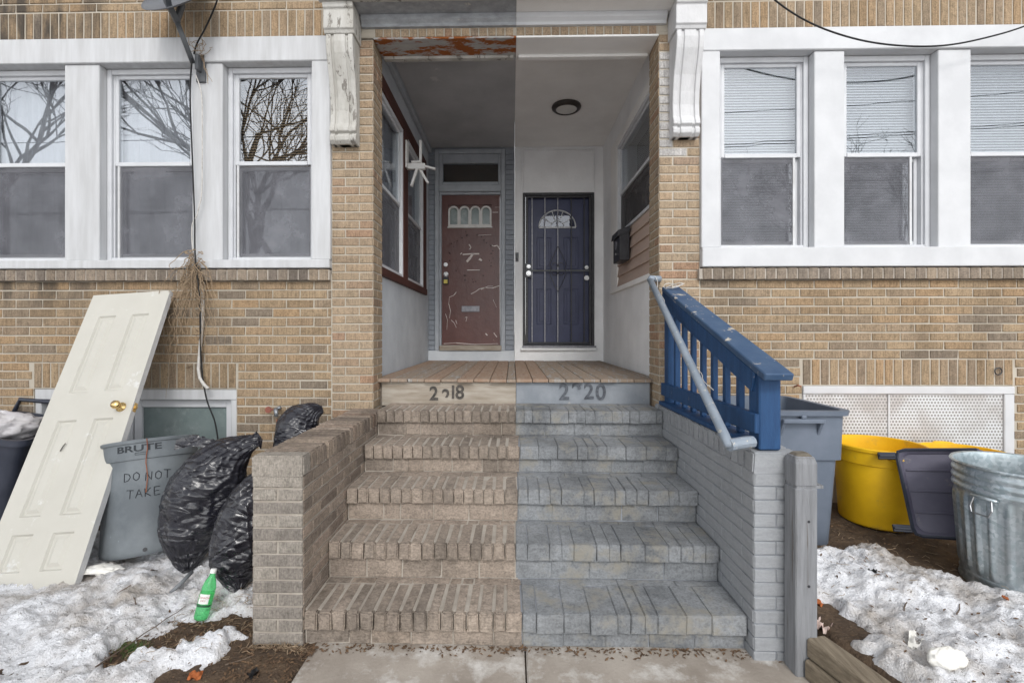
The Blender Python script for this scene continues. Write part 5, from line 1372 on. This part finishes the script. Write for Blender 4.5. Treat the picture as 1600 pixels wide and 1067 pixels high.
# satellite dish
base = at(313, 108, YF - .03)
SD = thing('satellite_dish', 'grey satellite dish on bent mast bracketed to the left white mullion', 'satellite dish', base)
bk = MB().box(-.035, .035, .0, .025, -.10, .11).box(-.012, .012, -.05, .0, -.03, .09)
part('wall_bracket', bk, 'bracket_grey', SD, (0, 0, 0), bevel=.004)
pA, pB, pC = Vector((-.03, -.04, .02)), at(276, 33, 3.40) - base, at(262, 5, 3.30) - base
part('mast', MB().tube([pA, pA + (pB - pA) * .5, pB], .018, 12), 'bracket_grey', SD, (0, 0, 0), smooth=True)
pD = at(252, -50, 3.12) - base
part('feed_arm', MB().tube([pB - (pC - pB) * .1, pC, pD], .026, 4), 'bracket_grey', SD, (0, 0, 0))
dc = at(282, 3, 3.42) - base; nrm = Vector((-.12, -.80, .58)).normalized(); xr = nrm.cross(Vector((0, 0, 1))).normalized(); yr = xr.cross(nrm).normalized()
dm = MB(); nn_, mm_ = 48, 10
for side in (0, 1):
    for i in range(mm_ + 1):
        rr_ = i / mm_
        for k in range(nn_):
            a = 2 * math.pi * k / nn_
            dm.v.append(tuple(dc + xr * (.24 * rr_ * math.cos(a)) + yr * (.27 * rr_ * math.sin(a)) + nrm * (.05 * rr_ * rr_ - .004 * side)))
for side in (0, 1):
    o_ = side * (mm_ + 1) * nn_
    for i in range(mm_):
        for k in range(nn_):
            k2 = (k + 1) % nn_; dm.f.append((o_ + i * nn_ + k, o_ + i * nn_ + k2, o_ + (i + 1) * nn_ + k2, o_ + (i + 1) * nn_ + k))
o_ = mm_ * nn_
for k in range(nn_): dm.f.append((o_ + k, o_ + (k + 1) % nn_, o_ + (mm_ + 1) * nn_ + (k + 1) % nn_, o_ + (mm_ + 1) * nn_ + k))
part('reflector', dm, 'dish_grey', SD, (0, 0, 0), smooth=True)
part('dish_neck', MB().tube([pB, dc - nrm * .02], .022, 10), 'bracket_grey', SD, (0, 0, 0))

def cable(name, label, pts, r, mat, sub=8, wig=.0):
    P = [Vector(p) for p in pts]; Q = []
    for i in range(len(P) - 1):
        g0, a_, b_, g1 = P[max(i - 1, 0)], P[i], P[i + 1], P[min(i + 2, len(P) - 1)]
        for k in range(sub):
            f = k / sub
            q = .5 * ((2 * a_) + (b_ - g0) * f + (2 * g0 - 5 * a_ + 4 * b_ - g1) * f * f + (3 * a_ - g0 - 3 * b_ + g1) * f ** 3)
            Q.append(q + Vector((wig * noise.noise(q * 9), 0, 0)))
    Q.append(P[-1])
    return tag(link(name, MB().tube(Q, r, 6).mesh(name, mat, True)), label, 'cable')
y_ = YF - .055
cable('coax_cable', 'black coax cable hanging from the dish down past the basement window', [at(300, 92, y_ - .05), at(297, 150, y_), at(301, 260, y_), at(304, 340, y_), at(305, 400, YF - .08), at(312, 470, YF - .07), at(314, 560, YF - .04), at(322, 620, YF - .04), at(336, 660, YF - .05), at(342, 700, YF - .06)], .0055, 'cable_black')
cable('coax_cable', 'black cable looping from above down to the dish bracket', [at(346, -30, 3.3), at(338, 5, 3.36), at(322, 42, 3.45), at(308, 68, y_), at(303, 85, y_)], .006, 'cable_black')
cable('white_cable', 'thin white cable running down the mullion under the dish', [at(306, 118, y_), at(315, 150, y_), at(316, 240, y_), at(315, 300, y_), at(308, 335, y_), at(300, 355, y_), at(302, 400, YF - .07)], .0045, 'cable_white', wig=.004)
cable('overhead_cable', 'black cable sagging across the head of the right windows', [at(1150, -60, 3.30), at(1210, 0, 3.33), at(1270, 38, 3.38), at(1340, 62, 3.42), at(1410, 72, 3.45), at(1480, 71, 3.47), at(1550, 57, 3.48), at(1610, 38, 3.48), at(1700, 0, 3.48)], .006, 'cable_black')
lp = MB()
for j, (u, v, r_) in enumerate(((306, 65, .055), (303, 75, .04), (312, 72, .05))):
    c = at(u, v, YF - .06)
    lp.tube([(c.x + r_ * math.cos(k * .5 + j), c.y - .01 * (k % 3), c.z + r_ * .9 * math.sin(k * .5 + j)) for k in range(13)], .0022, 5)
for j in range(7):
    p = at(306 + j * 2, 85, YF - .06); P = [p]
    for k in range(7): P.append(P[-1] + Vector((random.uniform(-.01, .035), random.uniform(-.01, .01), random.uniform(-.02, .022) + (.012 if j < 4 else -.03))))
    lp.tube(P, .0018, 4)
tag(link('wire_tangle', lp.mesh('wire_tangle', 'vine')), 'tangle of thin wires curled around the dish bracket', 'wires')
cd = [at(316, 452, YF - .03), at(317, 490, YF - .03), at(313, 540, YF - .03), at(310, 575, YF - .03), at(312, 590, YF - .035), at(318, 600, YF - .05), at(325, 607, YF - .075)]
tag(link('conduit', MB().tube(cd, .012, 10).mesh('conduit', 'cable_white', True)), 'peeling white conduit bending out under the dried vine', 'pipe')
vn = MB(); rv = random.Random(5)
for j in range(60):
    top = at(303 + rv.gauss(0, 5), 388 + rv.uniform(0, 60), YF - .06 - rv.random() * .03); P = [top]; L_ = .12 + .95 * rv.random() ** 1.8
    dirx = rv.gauss(-.2, .4); n = 18
    for k in range(n):
        t = k / n
        P.append(P[-1] + Vector((dirx * L_ / n * (1 - t) * .8 + (.045 * noise.noise(Vector((j * 3.7, k * .45, 0)))), .006 * noise.noise(Vector((j, k * .6, 5))), -L_ / n * (.5 + .7 * t) + .03 * noise.noise(Vector((j * 3.7, k * .45, 9))))))
        P[-1].y = min(P[-1].y, YF - .012)
    vn.tube(P, [.0022 * (1.2 - k / n) + .0008 for k in range(n + 1)], 4, False)
for j in range(26):
    c = at(rv.uniform(272, 322), rv.uniform(410, 590), YF - .04); d = rv.uniform(.01, .022); a_ = rv.random() * 6
    vn.add([c + Vector((d * math.cos(a_), -.01, d * math.sin(a_))), c + Vector((-d * .4 * math.sin(a_), -.02, d * .4)), c - Vector((d * math.cos(a_), .0, d * math.sin(a_))), c + Vector((d * .4 * math.sin(a_), -.005, -d * .4))], [(0, 1, 2, 3)])
tag(link('dried_vine', vn.mesh('dried_vine', 'vine')), 'tangled bunch of dry brown vine hanging below the left window sill', 'vine')

hb = at(433, 638, YF - .02)
HB = thing('spigot', 'small outdoor water spigot with rusty red wheel on the brick wall', 'spigot', hb)
part('body', MB().tube([(.012, .02, .0), (.012, -.05, .0), (.03, -.075, -.01), (.035, -.08, -.05)], [.014, .016, .016, .013], 10).tube([(.012, -.035, 0), (.045, -.035, .015)], .012, 8), 'valve_metal', HB, (0, 0, 0), smooth=True)
part('hand_wheel', MB().tube([(-.035, -.06, .0), (-.035, -.066, .0)], .026, 8).tube([(.0, -.05, 0), (-.035, -.062, 0)], .007, 8), 'valve_red', HB, (0, 0, 0))
tag(link('copper_pipe', MB().tube([at(434, 655, YF - .015), at(434, 690, YF - .015)], .011, 10).mesh('copper_pipe', 'copper', True)), 'stub of orange copper pipe below the spigot', 'pipe')
lv = MB()
for u in (1246,): lv.tube([at(1241, 604, YF - .01), at(1247, 602, YF - .05), at(1252, 604, YF - .06)], .006, 8)
tag(link('wall_hook', lv.mesh('wall_hook', 'copper')), 'small rusty hook at corner of the perforated vent', 'hook')
c = at(1560, 580, YF - .012)
tag(link('iron_ring', MB().tube([(c.x + .026 * math.cos(k * math.pi / 10), c.y, c.z + .026 * math.sin(k * math.pi / 10)) for k in range(21)], .004, 6).mesh('iron_ring', 'black_iron')), 'small iron ring on the soldier bricks at far right', 'ring')

# ------------------------------------------------------------------ litter and twigs
lt = MB(); rl_ = random.Random(11)
def flake(x, y, z, s_):
    a = rl_.random() * 6.28; t = rl_.uniform(-.6, .6); c_, s2 = math.cos(a) * s_, math.sin(a) * s_
    lt.add([(x + c_, y + s2, z + t * s_), (x - s2 * .4, y + c_ * .4, z + s_ * .2), (x - c_, y - s2, z - t * s_ * .3), (x + s2 * .4, y - c_ * .4, z)], [(0, 1, 2, 3)])
for i in range(2600):
    t = rl_.random()
    if i < 1500:
        x = -1.22 + rl_.uniform(-.8, .32); y = 2.44 + (x + 1.22) * .55 + rl_.gauss(0, .17)
        if x > -1.24 and y > 2.17: y = 2.17 - rl_.random() * .35
        if x > -.93 and y < 2.2: y = 2.18 - abs(rl_.gauss(0, .04))
        z = max(soil_l(x, y), 0.002) + .006
    elif i < 2000: x = rl_.uniform(-1.0, 1.3); y = 2.205 - abs(rl_.gauss(0, .03)); z = .004
    else:
        x = rl_.uniform(1.45, 3.6); y = rl_.uniform(1.6, 3.2); z = max(soil_r(x, y), sn_r(x, y)) + .006
    flake(x, y, z, rl_.uniform(.004, .014))
tag(link('leaf_litter', lt.mesh('leaf_litter', 'litter')), 'scattered brown leaf litter and chips on bare soil', 'litter', kind='stuff')
stw = MB()
for i in range(420):
    if i < 300:
        x = rl_.uniform(-1.75, -.95); y = min(2.44 + (x + 1.22) * .55 + rl_.gauss(0, .16), 2.17 if x > -1.24 else 9)
        z = max(soil_l(x, y), sn_l(x, y)) + .006
    else:
        x = rl_.uniform(1.5, 3.2); y = rl_.uniform(2.3, 3.1); z = max(soil_r(x, y), sn_r(x, y)) + .006
    a = rl_.random() * 6.28; L_ = rl_.uniform(.015, .06)
    stw.tube([(x, y, z), (x + L_ * .5 * math.cos(a), y + L_ * .5 * math.sin(a), z + rl_.uniform(0, .012)), (x + L_ * math.cos(a + .3), y + L_ * math.sin(a + .3), z + rl_.uniform(-.003, .01))], .0013, 3)
tag(link('dry_straw', stw.mesh('dry_straw', 'vine')), 'dry pale straw strewn over the bare soil', 'straw', kind='stuff')
gr = MB()
c0 = at(205, 1022, 2.15)
for i in range(260):
    x, y = c0.x + rl_.gauss(0, .03), 2.15 + rl_.gauss(0, .02); z = max(soil_l(x, y), sn_l(x, y)); a = rl_.random() * 6.28; h = rl_.uniform(.015, .04)
    gr.add([(x - .002, y, z), (x + .002, y, z), (x + .02 * math.cos(a), y + .02 * math.sin(a), z + h)], [(0, 1, 2)])
tag(link('grass_tuft', gr.mesh('grass_tuft', 'grass_green')), 'small green grass tuft in melting snow at lower left', 'grass', kind='stuff')
tw = [((205, 942, 2.52), (182, 960, 2.48), 'short dark twig on snow under the leaning door'), ((150, 1050, 2.0), (290, 935, 2.45), 'long thin twig lying across the left snow'),
      ((215, 958, 2.4), (208, 940, 2.46), 'tiny upright twig in the left snow'), ((236, 892, 2.7), (246, 880, 2.76), 'twig at the foot of the grey round can'), ((352, 1040, 2.05), (400, 1010, 2.1), 'pale twig on soil by the brick wall foot'),
      ((1412, 965, 2.2), (1416, 950, 2.25), 'upright twig stuck in the right snow'), ((1495, 962, 2.2), (1500, 945, 2.25), 'small twig by the galvanised can'), ((1452, 884, 2.55), (1478, 894, 2.5), 'twig on bare soil before the dark lid')]
for (a, b, lb_) in tw:
    A_, B_ = at(*a), at(*b)
    for q in (A_, B_):
        zz = (max(sn_l(q.x, q.y), soil_l(q.x, q.y)) if q.x < 0 else max(sn_r(q.x, q.y), soil_r(q.x, q.y))) + .004
        if q is A_ or 'upright' not in lb_: q.z = zz
    n = 8; P = []
    for k in range(n + 1):
        q = A_ + (B_ - A_) * (k / n)
        zz = (max(sn_l(q.x, q.y), soil_l(q.x, q.y)) if q.x < 0 else max(sn_r(q.x, q.y), soil_r(q.x, q.y))) + .004
        P.append(Vector((q.x + .01 * noise.noise(q * 20), q.y, max(zz, q.z))))
    tag(link('twig', MB().tube(P, [.0035 - .002 * k / n for k in range(n + 1)], 5).mesh('twig', 'twig')), lb_, 'twig', 'twigs on the snow')
def scrap(name, label, cat, u, v, Y, s_, mat, seed, zoff=.012):
    p = at(u, v, Y); z = (max(sn_l(p.x, p.y), soil_l(p.x, p.y)) if p.x < 0 else max(sn_r(p.x, p.y), soil_r(p.x, p.y))) + zoff
    r_ = random.Random(seed); mb = MB(); n = 6
    for j in range(n + 1):
        for i in range(n + 1):
            mb.v.append(((i / n - .5) * s_[0], (j / n - .5) * s_[1], s_[2] * noise.noise(Vector((i * .6 + seed, j * .6, 0)))))
    for j in range(n):
        for i in range(n): mb.f.append((j * 7 + i, j * 7 + i + 1, j * 7 + i + 8, j * 7 + i + 7))
    mb.v += [(x, y, z_ - .004) for (x, y, z_) in mb.v[:49]]
    for j in range(n):
        for i in range(n): mb.f.append((49 + j * 7 + i, 49 + j * 7 + i + 7, 49 + j * 7 + i + 8, 49 + j * 7 + i + 1))
    o = tag(link(name, mb.mesh(name, mat, True), None, (p.x, p.y, z)), label, cat); o.rotation_euler = (r_.uniform(-.3, .3), r_.uniform(-.3, .3), r_.random() * 6)
scrap('orange_wrapper', 'crumpled orange wrapper on soil at bottom left', 'wrapper', 305, 1060, 1.98, (.05, .035, .03), 'leaf_orange', 2)
scrap('orange_leaf', 'orange scrap beside the foot of the grey post', 'scrap', 1279, 925, 2.3, (.035, .03, .02), 'leaf_orange', 4)
scrap('orange_leaf', 'tiny red-orange scrap on snow by the galvanised can', 'scrap', 1571, 942, 2.2, (.022, .014, .012), 'leaf_orange', 5)
scrap('paper_scrap', 'crumpled pinkish paper beside the upper timber', 'paper', 1284, 958, 2.15, (.10, .06, .04), 'paper', 7)
scrap('plastic_wrapper', 'clear pale wrapper frozen into the right snow', 'wrapper', 1432, 1001, 2.0, (.11, .05, .03), 'foam', 9, .006)
scrap('dark_scrap', 'black scrap on the right snow heap', 'scrap', 1362, 888, 2.5, (.05, .04, .03), 'cable_black', 12)
scrap('dark_scrap', 'small black scrap on soil by the bottom left', 'scrap', 396, 1057, 2.0, (.04, .03, .02), 'cable_black', 13)
q = at(1480, 1058, 1.83)
o = blob('ice_chunk', 'white chunk of ice at the bottom right of the snow', 'ice', (q.x, q.y, sn_r(q.x, q.y) + .02), .07, .035, .04, 'foam', 6, .14)
q = at(160, 900, 2.72); blob('ice_chunk', 'flat slab of clean ice below the grey round can', 'ice', (q.x, q.y, sn_l(q.x, q.y) + .015), .11, .05, .022, 'foam', 9, .25)

# ------------------------------------------------------------------ street behind the camera: bare trees and wires seen in the panes
def bare_tree(label, x, y, h, seed):
    T = thing('bare_tree', label, 'tree', (x, y, -.02), 'bare street trees')
    rt = random.Random(seed); tk, br = MB(), MB()
    def grow(p, d, L_, r, lvl):
        n = 4; P = [p]; q = p
        for k in range(n):
            d = (d + Vector((rt.gauss(0, .12), rt.gauss(0, .12), rt.gauss(.03, .08)))).normalized(); q = q + d * (L_ / n); P.append(q)
        (tk if lvl == 0 else br).tube(P, [r * (1 - .45 * k / n) for k in range(n + 1)], 6 if lvl < 2 else 4, False)
        if lvl >= 6: return
        for c_ in range(4 if lvl in (1, 2) else 3 if lvl < 5 else 2):
            st_ = P[rt.choice([2, 3, 4, 4])]
            dd = (d + Vector((rt.gauss(0, .55), rt.gauss(0, .55), rt.gauss(.15, .3)))).normalized()
            grow(st_, dd, L_ * rt.uniform(.6, .8), max(r * .58, .008), lvl + 1)
    grow(Vector((0, 0, 0)), Vector((0, 0, 1)), h * .3, h * .011, 0)
    part('trunk', tk, 'hedge_bark', T, (0, 0, 0), smooth=True); part('branches', br, 'hedge_bark', T, (0, 0, 0), smooth=True)
bare_tree('tall bare tree across the street reflected in the middle left window', -8.8, -6.5, 16, 2)
bare_tree('bare tree across the street reflected in the leftmost window', -17, -8, 18, 5)
bare_tree('bare tree across the street reflected in the window with brown blinds', -6.0, -7.0, 17, 8)
bare_tree('small bare tree reflected in the far right window', 13, -9, 10, 12)
for i, (y, z, s_) in enumerate(((-5.0, 7.6, .9), (-5.2, 7.0, 1.0), (-5.1, 6.9, 1.0), (-5.3, 6.1, 1.2), (-5.2, 5.95, 1.1))):
    P = [(-30 + 60 * k / 40, y + .02 * k, z - s_ * math.sin(math.pi * k / 40) + .09 * (20 - k) * -.6) for k in range(41)]
    tag(link('utility_cable', MB().tube(P, .011, 5).mesh('utility_cable', 'cable_black')), ['highest', 'second highest', 'middle', 'second lowest', 'lowest'][i] + ' overhead street cable reflected in the right window panes', 'cable', 'overhead street cables')
